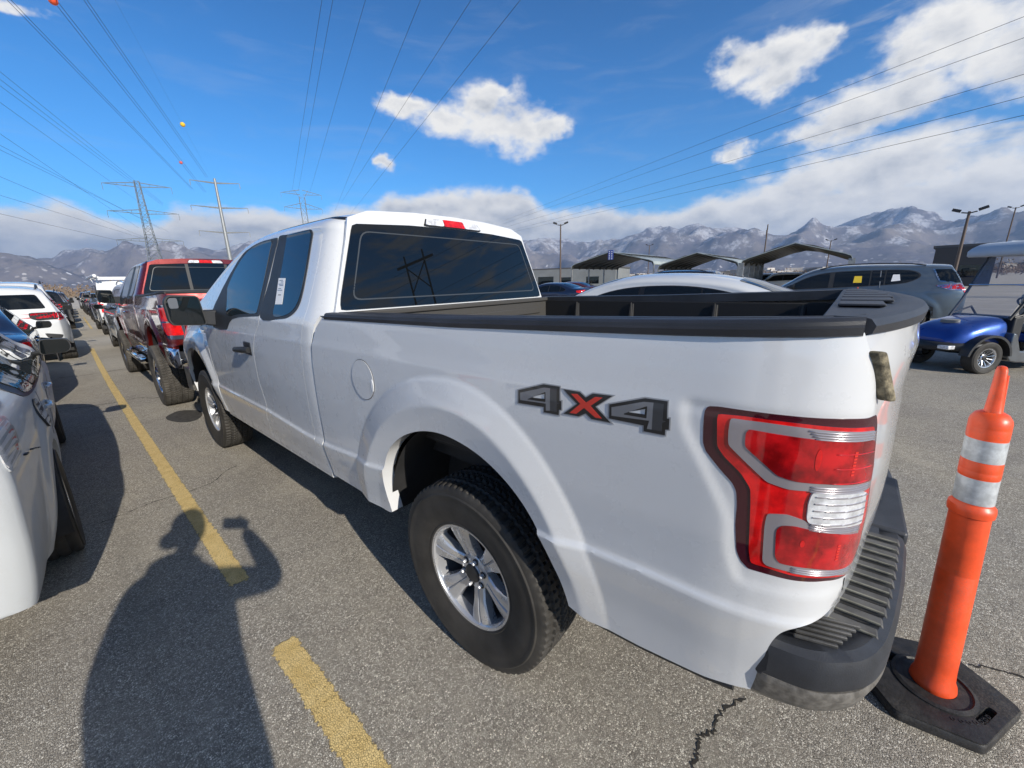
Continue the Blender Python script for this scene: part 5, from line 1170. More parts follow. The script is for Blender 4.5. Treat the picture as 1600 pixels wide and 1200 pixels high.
# ------------------------------------------------------------ golf cart
def golf_cart(loc, rz):
    root = empty('golf_cart', loc, rz, 'blue golf cart with a fold down clear windshield and pale roof, at the right edge', 'golf cart')
    for x in (-.45, .45):
        wheel(root, x, 0, .25, .17, .14, 'twelve', 0, -1 if x < 0 else 1, None, mat('machined_alloy', (.72, .73, .75), .2, .9)); wheel(root, x, -1.68, .235, .20, .135, 'twelve', 0, -1 if x < 0 else 1)
    # cowl
    mb = MB(); rings = []
    for y, hw, zt, zb in ((.42, .26, .52, .42), (.38, .34, .59, .40), (.30, .40, .67, .40), (.18, .43, .735, .40), (.0, .44, .79, .42), (-.20, .445, .83, .45), (-.30, .44, .845, .48), (-.35, .42, .84, .50)):
        r = []
        for k in range(25):
            ph = pi*k/24; c_, s_ = cos(ph), sin(ph)
            r.append((hw*(abs(c_)**.42)*(1 if c_ > 0 else -1), y, zb+(zt-zb)*(abs(s_)**.55)))
        rings.append(r)
    mb.rings(rings, False, False)
    for rr in (rings[0], rings[-1]): mb.add(rr, [tuple(range(len(rr)))])
    cowl = mb.build('front_cowl', BLUEP, root, ang=60)
    mb = MB(); mb.rings([[(.13*cos(t)*k, .10+.075*sin(t)*k, .777+.028*(.1-(.10+.075*sin(t)*k))*3.2+h) for t in np.linspace(0, 2*pi, 25)[:-1]] for k, h in ((1, -.03), (1, .012), (.92, .018))], True, True)
    mb.build('cowl_badge', mat('badge_grey', (.20, .20, .19), .4), cowl)
    mb = MB(); rings = []
    for x in np.linspace(-.52, .52, 21):
        y = .52-.40*(abs(x)/.52)**2.6; rings.append([(x, y, .34), (x, y+.03, .36), (x, y+.03, .44), (x, y-.02, .47), (x, y-.16, .47), (x, y-.16, .34)])
    mb.rings(rings, True, True); mb.build('front_bumper', TRIM, root, ang=60)
    for s in (-1, 1):
        mb = MB(); mb.rings([[(s*x, y, z) for x, z in ((.16, .37), (.38, .37), (.38, .43), (.16, .43))] for y in (.38, .50)], True, True); mb.build('headlamp', LCLR, root, bevel=.01)
        # wheel arch flare
        mb = MB(); rings = []
        for t in np.linspace(.15, pi-.1, 16): 
            y, z = .33*cos(t), .235+.33*sin(t); rings.append([(s*.42, y, z), (s*.55, y, z), (s*.55, y*1.10, .235+(z-.235)*1.10), (s*.42, y*1.1, .235+(z-.235)*1.10)])
        mb.rings(rings, True, True); mb.build('wheel_flare', TRIM, root)
        mb = MB(); mb.rings([[(s*x, y, z) for x, z in ((.34, a), (.52, a), (.52, b), (.34, b))] for y, a, b in ((-.34, .25, .62), (-.40, .18, .60), (-.52, .16, .34), (-1.30, .16, .26), (-1.36, .20, .36))], True, True); mb.build('side_sill', GREYP, root, bevel=.015)
        mb = MB(); mb.tube([(s*.40, -.36, .80), (s*.41, -.54, 1.10), (s*.41, -.76, 1.60), (s*.41, -.86, 1.80)], .020, 8); mb.build('roof_strut', TRIM, root); mb = MB(); mb.tube([(s*.46, -1.95, .80), (s*.46, -1.98, 1.3), (s*.44, -1.90, 1.82)], .020, 8)
        mb.build('roof_strut', TRIM, root); mb = MB(); mb.tube([(s*.42, -.40, .84), (s*.46, -.80, .95), (s*.48, -1.05, .70)], .016, 8); mb.build('grab_bar', TRIM, root)
    # windshield, two panes with a hinge bar
    CL = mat('clear_acrylic', (.17, .23, .34), .06, alpha=.42, spec=.6)
    def ws(u, v):
        t = (v-.80)/(1.80-.80); return np.stack([u*(1.0), -.34-.50*t, v], -1)
    wsf = patch('windshield', rnd([(-.39, .82), (.39, .82), (.39, 1.30), (-.39, 1.30)], .03), ws, CL, root, su=.1, sv=.1, depth=.006)
    patch('windshield', rnd([(-.39, 1.33), (.39, 1.33), (.39, 1.78), (-.39, 1.78)], .03), ws, CL, root, su=.1, sv=.1, depth=.006)
    mb = MB(); mb.tube([(-.41, -.60, 1.315), (.41, -.60, 1.315)], .012, 8); mb.build('windshield_hinge', CHROME, root)
    # roof with raised rim
    ro = rnd([(-.53, -.50), (.53, -.50), (.55, -2.2), (-.55, -2.2)], .12, 6)
    mb = MB(); c = (0, -1.5)
    def rr(k, z): return [((a-c[0])*k+c[0], (b-c[1])*k+c[1], z) for a, b in ro]
    mb.rings([rr(.98, 1.76), rr(1.0, 1.78), rr(1.0, 1.85), rr(.96, 1.90), rr(.88, 1.955), rr(.80, 1.975), rr(.74, 1.95), rr(.5, 1.945)], True, True); roof = mb.build('roof', mat('pale_roof_plastic', (.50, .56, .62), .4), root, ang=50)
    mb = MB(); mb.tube([(-.30, -.88, 1.95), (-.30, -.88, 2.03)], .03, 10); mb.build('roof_vent', TRIM, roof)
    for x in (-.33, .33):
        mb = MB(); mb.box((x, -1.5, 1.985), (.07, 1.0, .03)); mb.build('roof_handle', mat('pale_roof_plastic', (.5, .56, .62)), roof, bevel=.012)
    mb = MB(); mb.box((0, -.95, .22), (1.0, 1.2, .05)); mb.box((0, -.5, .62), (.86, .16, .46)); mb.build('floor_and_dash', TRIM, root, bevel=.02)
    mb = MB(); mb.box((0, -1.40, .62), (.90, .50, .14)); mb.build('seat', mat('seat_vinyl', (.30, .28, .25), .5), root, bevel=.04)
    mb = MB(); mb.box((0, -1.72, .95), (.90, .10, .38), rx=-.15); mb.build('seat_back', mat('seat_vinyl', (.3, .28, .25)), root, bevel=.04)
    mb = MB(); mb.rings([[(x, y, z) for x, z in ((-.48, .38), (.48, .38), (.48, zt), (-.48, zt))] for y, zt in ((-1.18, .54), (-1.9, .60), (-2.25, .58))], True, True); mb.build('rear_body', BLUEP, root, bevel=.04)
    mb = MB(); c_ = Vector((-.28, -.86, 1.02)); ax_ = Vector((0, .62, -.78)).normalized(); u_ = Vector((1, 0, 0)); v_ = ax_.cross(u_)
    mb.tube([c_+(u_*cos(t)+v_*sin(t))*.17 for t in np.linspace(0, 2*pi, 25)], .014, 8, False)
    for t in (.5, 2.64, 4.7): mb.tube([c_, c_+(u_*cos(t)+v_*sin(t))*.165], .010, 6)
    mb.tube([c_, c_+ax_*.5], .02, 8); mb.build('steering_wheel', TRIM, root)
    return root
golf_cart((7.66, -1.12, 0), R_(43.8))
# ------------------------------------------------------------ carports
def carport(name_label, x0, ya, yb, eave, ridge, depth, posts=5, sign=False, pw=.10):
    root = empty('carport', (x0, (ya+yb)/2, 0), 0, name_label, 'carport', 'metal carports beyond the row'); h = (yb-ya)/2
    mb = MB(); mu = MB()
    n_ = int(depth/1.5)+1
    def arc(o): return [(-h, 2.0-o), (-h, eave-.35-o), (-h+.12, eave-.10-o), (-h+.45, eave+.05-o), (0, ridge-o), (h-.45, eave+.05-o), (h-.12, eave-.10-o), (h, eave-.35-o), (h, 2.0-o)]
    a = arc(0)[1:-1]; b = arc(.05)[1:-1]
    mb.rings([[(x, y, z) for y, z in a]+[(x, y*.995, z) for y, z in b[::-1]] for x in (0, depth)], True, True)
    ro = mb.build('roof', ROOFM, root, ang=25)
    mc = MB(); cc = arc(.075)[1:-1]; mc.rings([[(x, y*.992, z) for y, z in cc] for x in (.02, depth-.02)], False, False); mc.build('roof_shade_sheet', ROOFU, ro, ang=25)  # dark sheet added under the roof, its colour stands in for shade
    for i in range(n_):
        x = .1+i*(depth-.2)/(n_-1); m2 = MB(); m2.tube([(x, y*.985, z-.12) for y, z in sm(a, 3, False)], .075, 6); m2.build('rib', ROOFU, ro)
    for i in range(posts):
        for s in (-1, 1): m2 = MB(); m2.box((.1+i*(depth-.2)/(posts-1), s*(h-.06), (eave-.3)/2), (.14, pw, eave-.3)); m2.build('post', GALV, root)
    if sign:
        m2 = MB(); m2.box((-.06, -.1, ridge-.32), (.04, .52, .85)); sg = m2.build('sign', mat('sign_blue', (.03, .07, .35), .5), root)
        for zz in np.arange(ridge-.66, ridge+.05, .16):
            for yy in (-.22, .02):
                m3 = MB(); m3.box((-.085, yy, zz), (.01, .11, .075)); m3.build('sign_mark', PAPER, sg)
    return root
carport('ribbed carport with a small blue and white sign at its ridge, farthest left', 33.5, 13.8, 22.3, 3.15, 4.12, 10.5, 4, True)
carport('low middle carport between the signed one and the open one with thick posts', 33.5, 7.2, 13.5, 2.75, 3.55, 9, 4)
carport('open carport with a row of thick posts, nearest the slate blue sport utility', 33.5, .5, 7.1, 2.85, 3.78, 9, 5, False, .34)
# ------------------------------------------------------------ buildings
def shed(name, label, p0, p1, depth, hgt, m, roofm, win=()):
    root = empty(name, (p0.x, p0.y, 0), atan2(p1.y-p0.y, p1.x-p0.x), label, 'building'); L = (p1-p0).length
    mb = MB(); mb.box((L/2, depth/2, hgt/2), (L, depth, hgt)); mb.build('wall', m, root, smooth=False)
    mb = MB(); mb.box((L/2, depth/2, hgt+.12), (L+.4, depth+.4, .24)); mb.build('roof', roofm, root, smooth=False)
    for a, w_, z, h_ in win: mb = MB(); mb.box((a*L, -.03, z), (w_, .08, h_)); mb.build('window', GLASS, root, smooth=False)
    return root
v2 = lambda p: Vector((p.x, p.y, 0))
a_ = v2(at(962, 430, 70)); b_ = v2(at(828, 430, 75))
shed('metal_building', 'long grey metal building behind the signed carport', a_, b_, 12 if False else -12, 3.6, mat('grey_cladding', (.20, .21, .21), .6, var=.1, vs=.5), mat('dark_roof', (.08, .08, .085), .6), [(.25, 2.2, 1.6, 1.2), (.55, 2.2, 1.6, 1.2), (.8, 3., 1.4, 2.)])
a_ = v2(at(1552, 420, 62)); b_ = v2(at(1455, 420, 62))
shed('dark_building', 'dark flat roofed building behind the golf cart roof', a_, b_, -14, 3.9, mat('dark_cladding', (.035, .035, .04), .6), mat('dark_roof', (.08, .08, .085)), [(.3, 2., 1.5, 1.2)])
# ------------------------------------------------------------ light poles
def light_pole(px, pytop, dist, hgt, label, heads=2):
    p = at(px, pytop, dist); z = p.z
    root = empty('light_pole', (p.x, p.y, 0), atan2(p.y, p.x), label, 'light pole', 'parking lot light poles')
    mb = MB(); mb.tube([(0, 0, 0), (0, 0, z-.2)], [.14, .09], 10); mb.build('pole', mat('pole_brown', (.10, .07, .055), .5), root)
    for s in ((-1, 1) if heads == 2 else (-1, 0, 1)):
        mb = MB(); mb.tube([(0, 0, z-.35), (0, s*.45, z-.25)], .05, 6); mb.box((0, s*.75, z-.05), (.45, .55, .20), rx=s*.35); mb.build('lamp_head', TRIM, root)
light_pole(876, 348, 58, 9, 'brown light pole with two lamp heads beside the signed carport')
light_pole(1516, 326, 52, 9, 'tall light pole with two lamp heads above the golf cart')
light_pole(1299, 374, 115, 9, 'distant light pole behind the open carport')
light_pole(1015, 382, 120, 9, 'distant light pole behind the signed carport roof')
light_pole(1588, 322, 120, 12, 'thin distant pole at the right edge of the sky')
# H frame seen on the right, and the one behind the photographer that the rear window mirrors
def hframe(p, hgt, wdt, label, rz, curved=0):
    root = empty('utility_frame', (p.x, p.y, 0), rz, label, 'utility pole')
    for s in (-1, 1): mb = MB(); mb.tube([(s*wdt/2, 0, 0), (s*wdt/2, 0, hgt)], [.24, .15], 8); mb.build('pole', WOOD, root)
    mb = MB(); mb.box((0, 0, hgt-1.2), (wdt*2.0, .22, .30)); mb.build('crossarm', WOOD, root)
    mb = MB(); mb.tube([(-wdt/2, 0, hgt-1.6), (wdt/2, 0, hgt-1.6-wdt)], .10, 6); mb.tube([(wdt/2, .2, hgt-1.6), (-wdt/2, .2, hgt-1.6-wdt)], .10, 6); mb.build('brace', WOOD, root)
p = at(1200, 351, 170); hframe(v2(p), p.z, 2.3, 'distant pair of thin utility poles with a crossbar behind the middle and open carports', R_(10))
hframe(Vector((-.45+.565*52, 2.25-.765*52, 0)), 19.5, 3.4, 'wooden two pole power frame standing behind the photographer', R_(145-90+0))
# ------------------------------------------------------------ transmission towers
def lattice(mb, p0, p1, w0, w1, nseg, r=.10, rz=0.):
    """square tapering lattice mast from p0 up to p1"""
    p0 = Vector(p0); p1 = Vector(p1); C_ = []
    for i in range(nseg+1):
        t = i/nseg; c = p0.lerp(p1, t); w_ = w0+(w1-w0)*t; C_.append([c+Vector((cos(rz+pi/4+k*pi/2), sin(rz+pi/4+k*pi/2), 0))*w_*.707 for k in range(4)])
    for k in range(4): mb.tube([C_[0][k], C_[-1][k]], r, 4)
    for i in range(nseg):
        for k in range(4):
            a, b = (C_[i][k], C_[i+1][(k+1) % 4]) if i % 2 == 0 else (C_[i][(k+1) % 4], C_[i+1][k])
            mb.tube([a, b], r*.55, 4); mb.tube([C_[i+1][k], C_[i+1][(k+1) % 4]], r*.5, 4)
WAZ = R_(19.5); armd = Vector((cos(WAZ), -sin(WAZ), 0))
def tower(px, pytop, dist, label, arms, kind):
    p = at(px, pytop, dist); H = p.z
    root = empty('transmission_tower', (p.x, p.y, 0), -WAZ, label, 'power pylon', 'transmission towers'); mb = MB()
    if kind == 'mono': mb.tube([(0, 0, 0), (0, 0, H)], [.85, .38], 12)
    elif kind == 'twin':
        lattice(mb, (0, 0, 0), (0, 0, H*.55), 5.2, 2.4, 8, .15); lattice(mb, (0, 0, H*.55), (0, 0, H), 2.4, 1.3, 9, .12)
    else:
        lattice(mb, (0, 0, 0), (0, 0, H*.62), 9, 2.6, 8, .17); lattice(mb, (0, 0, H*.62), (0, 0, H*.93), 2.6, 2.6, 4, .13)
        for s in (-1, 1): mb.tube([(s*1.3, 0, H*.93), (s*3.2, 0, H)], .12, 4)
    mb.build('mast', GALV if kind == 'mono' else STEELD, root)
    for zf, hl, bow in arms:
        z = H*zf; mb = MB()
        for s in (-1, 1):
            if kind == 'mono': mb.tube([(0, 0, z-.1), (s*hl, 0, z+.35)], [.28, .10], 6); mb.tube([(s*hl, 0, z+.3), (s*hl, 0, z-1.4)], .10, 5)
            else:
                tip = (s*hl, 0, z)
                for q in ((s*.6, .6, z+bow), (s*.6, -.6, z+bow), (s*.6, .6, z-.5), (s*.6, -.6, z-.5)): mb.tube([q, tip], .09, 4)
                for t in (.3, .55, .8): mb.tube([(s*(.6+(hl-.6)*t), .6*(1-t), z+bow*(1-t)), (s*(.6+(hl-.6)*t), 0, z-.5*(1-t))], .06, 4)
                mb.tube([tip, (s*hl, 0, z-2.2)], .08, 4)
        mb.build('crossarm', GALV if kind == 'mono' else STEELD, root)
    return root
tower(213, 283, 205, 'latticed twin legged power tower farthest left, with three wide crossarms', [(.965, 9.5, .9), (.74, 10.0, .9), (.50, 9.5, .9)], 'twin')
tower(335, 279, 185, 'single steel monopole power tower between the two lattice towers', [(.965, 7.2, 0), (.76, 8.4, 0), (.55, 7.6, 0)], 'mono')
tower(470, 297, 250, 'broad shouldered lattice tower rising just left of the white pickup cab roof', [(.965, 9.5, 1.8), (.83, 9.0, 2.4)], 'wide')
# ------------------------------------------------------------ overhead wires (a straight pull between two real points)
WG = 'overhead power lines'
def wire(a, H, b, dist, label, ext=1.0, r=.030, back=.35):
    A = atz(a[0], a[1], H); B = at(b[0], b[1], dist); d = B-A; A2 = A-d*back; B2 = A+d*ext; pts = []
    for t in np.linspace(0, 1, 9): pts.append(A2.lerp(B2, t))
    mb = MB(); mb.tube(pts, r, 5); o = mb.build('power_line', WIRE, None); tag(o, label, 'power line', WG); return A, B
W_ = [((11, 0), 34, (300, 296), 185, 'monopole tower leftmost arm'), ((17, 0), 34, (303, 297), 185, 'monopole tower leftmost arm'),
      ((82, 0), 36, (319, 300), 185, 'monopole tower'), ((88, 0), 36, (322, 300), 185, 'monopole tower'),
      ((131, 0), 38, (322, 277), 185, 'monopole tower top'), ((136, 0), 38, (325, 277), 185, 'monopole tower top'),
      ((0, 112), 36, (213, 284), 205, 'left lattice tower top'), ((0, 124), 36, (211, 286), 205, 'left lattice tower top'), ((0, 134), 36, (209, 288), 205, 'left lattice tower top'),
      ((0, 160), 33, (180, 289), 205, 'left lattice tower top arm'), ((0, 209), 28, (178, 330), 205, 'left lattice tower middle arm'), ((0, 227), 28, (205, 334), 205, 'left lattice tower middle arm'), ((0, 234), 27, (214, 338), 205, 'left lattice tower middle arm'),
      ((0, 276), 24, (180, 352), 205, 'left lattice tower low arm'), ((0, 305), 20, (195, 364), 205, 'left lattice tower lowest arm'), ((0, 334), 17, (240, 388), 205, 'left lattice tower lowest arm')]
for i, (a, H, b, d, l) in enumerate(W_):
    wire(a, H, b, d, 'overhead wire to the %s, wire %d from the right' % (l, len(W_)-i), 1.0 if d == 185 else 1.6)
for i, (a, H, b) in enumerate((((503, 0), 44, (456, 300)), ((520, 0), 44, (466, 298)), ((571, 0), 46, (484, 301)))): wire(a, H, b, 250, 'overhead wire rising from the lattice tower beside the cab, %s' % ('left one', 'middle one', 'right one, the darkest')[i])
for i, (a, H, b) in enumerate((((657, 0), 40, (528, 318)), ((736, 0), 38, (540, 306)), ((813, 0), 36, (555, 325)))): wire(a, H, b, 260, 'overhead wire above the white pickup cab, %s' % ('left one', 'middle one', 'right one')[i], 1.2)
for i, (a, H, b) in enumerate((((1600, 26), 30, (800, 340)), ((1600, 59), 27, (800, 345)), ((1600, 116), 23, (800, 352)), ((1600, 151), 20, (810, 357)), ((1600, 180), 18, (812, 360)))): wire(a, H, b, 240, 'overhead wire crossing the clouds on the right, %s from the top' % ('first', 'second', 'third', 'fourth', 'lowest, fifth')[i], 1.1, .028)
def ball(px, py, A, B, r, m, label):
    best = min(np.linspace(0, 1, 600), key=lambda t: (lambda q: (q[0]-px)**2+(q[1]-py)**2)(proj(A.lerp(B, t))))
    c = A.lerp(B, best); mb = MB(); mb.lathe([(max(.002, r*sin(t)), r*cos(t)) for t in np.linspace(0, pi, 13)], 18, c); tag(mb.build('marker_ball', m, None), label, 'marker ball', 'aerial marker balls')
def proj(P):
    d = P-CAM; w_ = d.dot(_F); return 800+F_PX*d.dot(_r)/w_, 600-F_PX*d.dot(_u)/w_
A = atz(82, 0, 36); B = at(319, 300, 185); d_ = (B-A)
ball(80, 4, A-d_*.05, B, .46, ORANGE, 'orange marker ball on the wires at the top left corner of the sky'); ball(284, 253, A, B, .38, mat('marker_pink', (.7, .12, .10), .5), 'small reddish marker ball on the wires above the monopole tower')
A = atz(136, 0, 38); B = at(325, 277, 185); d2 = Vector((1.9, -1.0, 0)); ball(294, 190, atz(180, 0, 39), at(330, 277, 185), .50, mat('marker_yellow', (.85, .50, .02), .5), 'yellow marker ball hanging alone in the blue sky')
wire((180, 0), 39, (330, 277), 185, 'thin shield wire that carries the yellow marker ball', 1.0, .008)
# ------------------------------------------------------------ rows running away, far lot
def far_row():
    rg = random.Random(11)
    protos = {}
    def proto(kind, pm, key):
        if key not in protos:
            S = {'sedan': lambda: sedan(pm, lod=0), 'suv': lambda: suv(pm, lod=0)}[kind]()
            protos[key] = S
        return protos[key]
    cols = [('black', BLACKP), ('white', WHITE_B), ('silver', SILVERW), ('grey', GREYP), ('navy', NAVY), ('dark red', BROWNP)]
    made = {}
    def put(kind, ci, loc, rz, label, group):
        cname, pm = cols[ci]; key = kind+cname
        lab = label % (cname+' '+('sedan' if kind == 'sedan' else 'sport utility'))
        if key not in made: made[key] = make_car('parked_'+('sedan' if kind == 'sedan' else 'suv'), lab, 'car', group, loc, rz, proto(kind, pm, key)); return
        c = copy_tree(made[key]); c.location = loc; c.rotation_euler = (0, 0, rz); c['label'] = lab; c['group'] = group
    seqR = [(31.5, 'suv', 0), (37.5, 'sedan', 4), (43.2, 'suv', 3), (49, 'suv', 0), (55, 'sedan', 1), (61, 'suv', 4)]
    od = ['first', 'second', 'third', 'fourth', 'fifth', 'sixth', 'seventh', 'eighth']
    for i, (y, k, c) in enumerate(seqR): put(k, c, (.60+(y-26)*.030, y, 0), -.03, '%s, '+od[i]+' car beyond the camper shell pickup', 'cars parked in the right row')
    seqL = [(26.5, 'suv', 0), (32.5, 'suv', 4), (38.5, 'sedan', 0), (44.5, 'suv', 0), (50.5, 'suv', 3), (57, 'sedan', 1)]
    for i, (y, k, c) in enumerate(seqL): put(k, c, (-2.25+(y-20)*.035, y, 0), -.03, '%s, '+od[i]+' beyond the two white sport utilities on the left', 'cars parked in the left row')
    # between carports and the row, around the white sedan roof
    spots = [((866, 440), 24, 'sedan', 4, 'low %s right beside the pickup rear window'), ((893, 438), 31, 'sedan', 5, '%s under the signed carport, near the pickup rear window'), ((1112, 440), 24, 'sedan', 0, '%s just right of the white sedan roof'), ((1150, 440), 42, 'sedan', 5, '%s under the middle carport'), ((1190, 436), 46, 'suv', 1, '%s seen between the open carport posts'), ((1222, 436), 44, 'suv', 1, '%s just right of the open carport posts'), ((1268, 433), 66, 'sedan', 2, '%s in the far lot under the open carport roof'), ((1300, 432), 70, 'suv', 0, '%s in the far lot right of the thin pole'), ((1340, 430), 74, 'sedan', 1, '%s in the far lot behind the slate blue sport utility')]
    for (px, py), d, k, c, lab in spots:
        p = at(px, py, d); put(k, c, (p.x, p.y-2.3, 0), 0 if k == 'sedan' else R_(8), lab, 'cars in the lot on the right')
    for i in range(16):
        d = 78+rg.random()*30; px = 1165+i*22+rg.uniform(-5, 5); p = at(px, 430, d); c = rg.choice([0, 1, 1, 2, 3, 4]); k = rg.choice(['sedan', 'suv'])
        put(k, c, (p.x, p.y, 0), rg.choice([0, pi/2]), 'tiny %s in the far lot, number '+str(i+1)+' from the left', 'cars in the far lot')
far_row()
# white pickup with camper shell and ladder rack in the right row
make_car('parked_pickup', 'white pickup with a boxy camper shell, ahead of the pale silver sport utility', 'pickup truck', 'cars parked in the right row', (.42, 21.0, 0), -.02,
    suv(WHITE_B, L=5.6, H=1.98, W=.98, z0=.45, R=.40, aR=.47, lod=1, tt=.02, prof=[(0, 1.25), (.02, 1.90), (.10, 1.95), (1.5, 1.96), (2.6, 1.96), (3.4, 1.94), (3.8, 1.80), (4.25, 1.35), (4.7, 1.22), (5.4, 1.10), (5.6, .9)],
        xs=[(.2, .90), (.5, .96), (.9, .98), (1.20, .97), (1.30, .93), (1.6, .90), (1.98, .86)], rc=[(0, .05), (5, .06)], n=5.0, rails=None, gaps=[((1.9, 1.9))], handles=(2.2,), belt=1.3, zs=1.0,
        dlo=[(.3, 1.80), (.3, 1.42), (1.9, 1.40), (3.9, 1.36), (3.6, 1.66), (3.2, 1.82), (1.9, 1.84)], win=[(.35, 1.75), (2.05, 2.75), (2.85, 4.)], mirror=(3.75, 1.40),
        rear=[('shell_hatch', rnd([(-.80, 1.32), (.80, 1.32), (.78, 1.88), (-.78, 1.88)], .03), WHITE_B), ('hatch_gap', [(-.86, 1.29), (.86, 1.29), (.86, 1.305), (-.86, 1.305)], GAP), ('bumper', rnd([(-.95, .50), (.95, .50), (.93, .72), (-.93, .72)], .03), TRIM), ('plate_recess', rnd([(-.30, .85), (.30, .85), (.28, 1.05), (-.28, 1.05)], .03), TRIM)],
        rear2=[('tail_lamp', rnd([(.78, 1.24), (.94, 1.24), (.94, 1.12), (.82, 1.13)], .02), LRED), ('tail_lamp', rnd([(.70, .98), (.90, .99), (.90, .86), (.74, .87)], .02), LRED), ('lamp_centre', rnd([(.72, 1.12), (.93, 1.12), (.91, .99), (.74, 1.0)], .02), TRIM)]))
rk = MB()
for s in (-1, 1): rk.tube([(.42+s*.78-.0, 20.7, 2.10), (.42+s*.78+.03, 24.3, 2.10)], .035, 6); [rk.tube([(.42+s*.78, y, 1.95), (.42+s*.78, y, 2.10)], .025, 6) for y in (21.4, 23.6)]
for y in (21.2, 22.4, 23.6): rk.tube([(-.40, y, 2.10), (1.24, y, 2.10)], .03, 6)
rk.tube([(-.45, 20.6, 2.16), (-.45, 24.0, 2.14)], .05, 6)
tag(rk.build('ladder_rack', PAPER, None), 'white ladder rack on top of the camper shell pickup', 'rack')
# ------------------------------------------------------------ brush and trees along the far edge of the lot
def brush(name, spots, m, label):
    rg = random.Random(5); mb = MB()
    for (x, y, hh, rr) in spots:
        for k in range(110):
            a = rg.uniform(0, 2*pi); q = rr*sqrt(rg.random()); z = hh*(.15+.85*rg.random()**.8)*(1-.5*(q/rr)**2); c = Vector((x+q*cos(a), y+q*sin(a), z)); s_ = hh*.055
            n_ = Vector((rg.uniform(-1, 1), rg.uniform(-1, 1), rg.uniform(-.3, 1))).normalized(); u = n_.orthogonal().normalized()*s_*rg.uniform(.5, 1.3); v = n_.cross(u).normalized()*s_*rg.uniform(.5, 1.3)
            mb.add([c-u, c-v*.7, c+u, c+v], [(0, 1, 2, 3)])
        for k in range(5): a = rg.uniform(0, 2*pi); mb.tube([(x, y, 0), (x+cos(a)*rr*.5, y+sin(a)*rr*.5, hh*.7)], .04, 4)
    o = mb.build(name, m, None, smooth=False); tag(o, kind='stuff'); return o
rg = random.Random(9); sp = []
for i in range(120):
    p = at(rg.uniform(-40, 420), 445, rg.uniform(170, 330)); sp.append((p.x, p.y, rg.uniform(3, 7.0), rg.uniform(2.5, 6)))
brush('brush', sp, mat('bare_tan_brush', (.22, .155, .10), .9, var=.4, vs=.2), '')
sp = []
for i in range(230):
    p = at(rg.uniform(830, 1640), 435, rg.uniform(160, 420)); sp.append((p.x, p.y, rg.uniform(2, 5), rg.uniform(4, 9)))
brush('far_trees', sp, mat('bare_winter_trees', (.17, .12, .085), .9, var=.5, vs=.1), '')
# the town spread over the flats below the mountains
mb = MB(); rg = random.Random(21)
for i in range(900):
    a = R_(rg.uniform(52, 108)); r = rg.uniform(450, 2600); x, y = r*sin(a), r*cos(a); mb.box((x, y, rg.uniform(2, 5)), (rg.uniform(8, 26), rg.uniform(8, 22), rg.uniform(5, 12)), rz=rg.uniform(0, 3))
tag(mb.build('town', mat('town_walls', (.34, .32, .30), .8, var=.7, vs=.02), None, smooth=False), kind='stuff')
# ------------------------------------------------------------ the photographer (seen as a shadow, and in reflections)
def skin(name, verts, edges, radii, m, parent, sub=2, root_i=0):
    me = bpy.data.meshes.new(name); me.from_pydata(verts, edges, []); me.update()
    o = bpy.data.objects.new(name, me); COL.objects.link(o); me.materials.append(m)
    if parent: o.parent = parent
    s = o.modifiers.new('skin', 'SKIN'); s.use_smooth_shade = True; s.branch_smoothing = .6
    for i, r in enumerate(radii): me.skin_vertices[0].data[i].radius = r if isinstance(r, tuple) else (r, r); me.skin_vertices[0].data[i].use_root = (i == root_i)
    b = o.modifiers.new('sub', 'SUBSURF'); b.levels = sub; b.render_levels = sub
    return o
SKIN_M = mat('skin', (.42, .24, .16), .5); JACK = mat('dark_jacket', (.025, .03, .045), .75, bump=.3, bs=80); JEANS = mat('jeans', (.04, .06, .11), .85); HAT = mat('knit_hat', (.03, .03, .03), .9, bump=.5, bs=200)
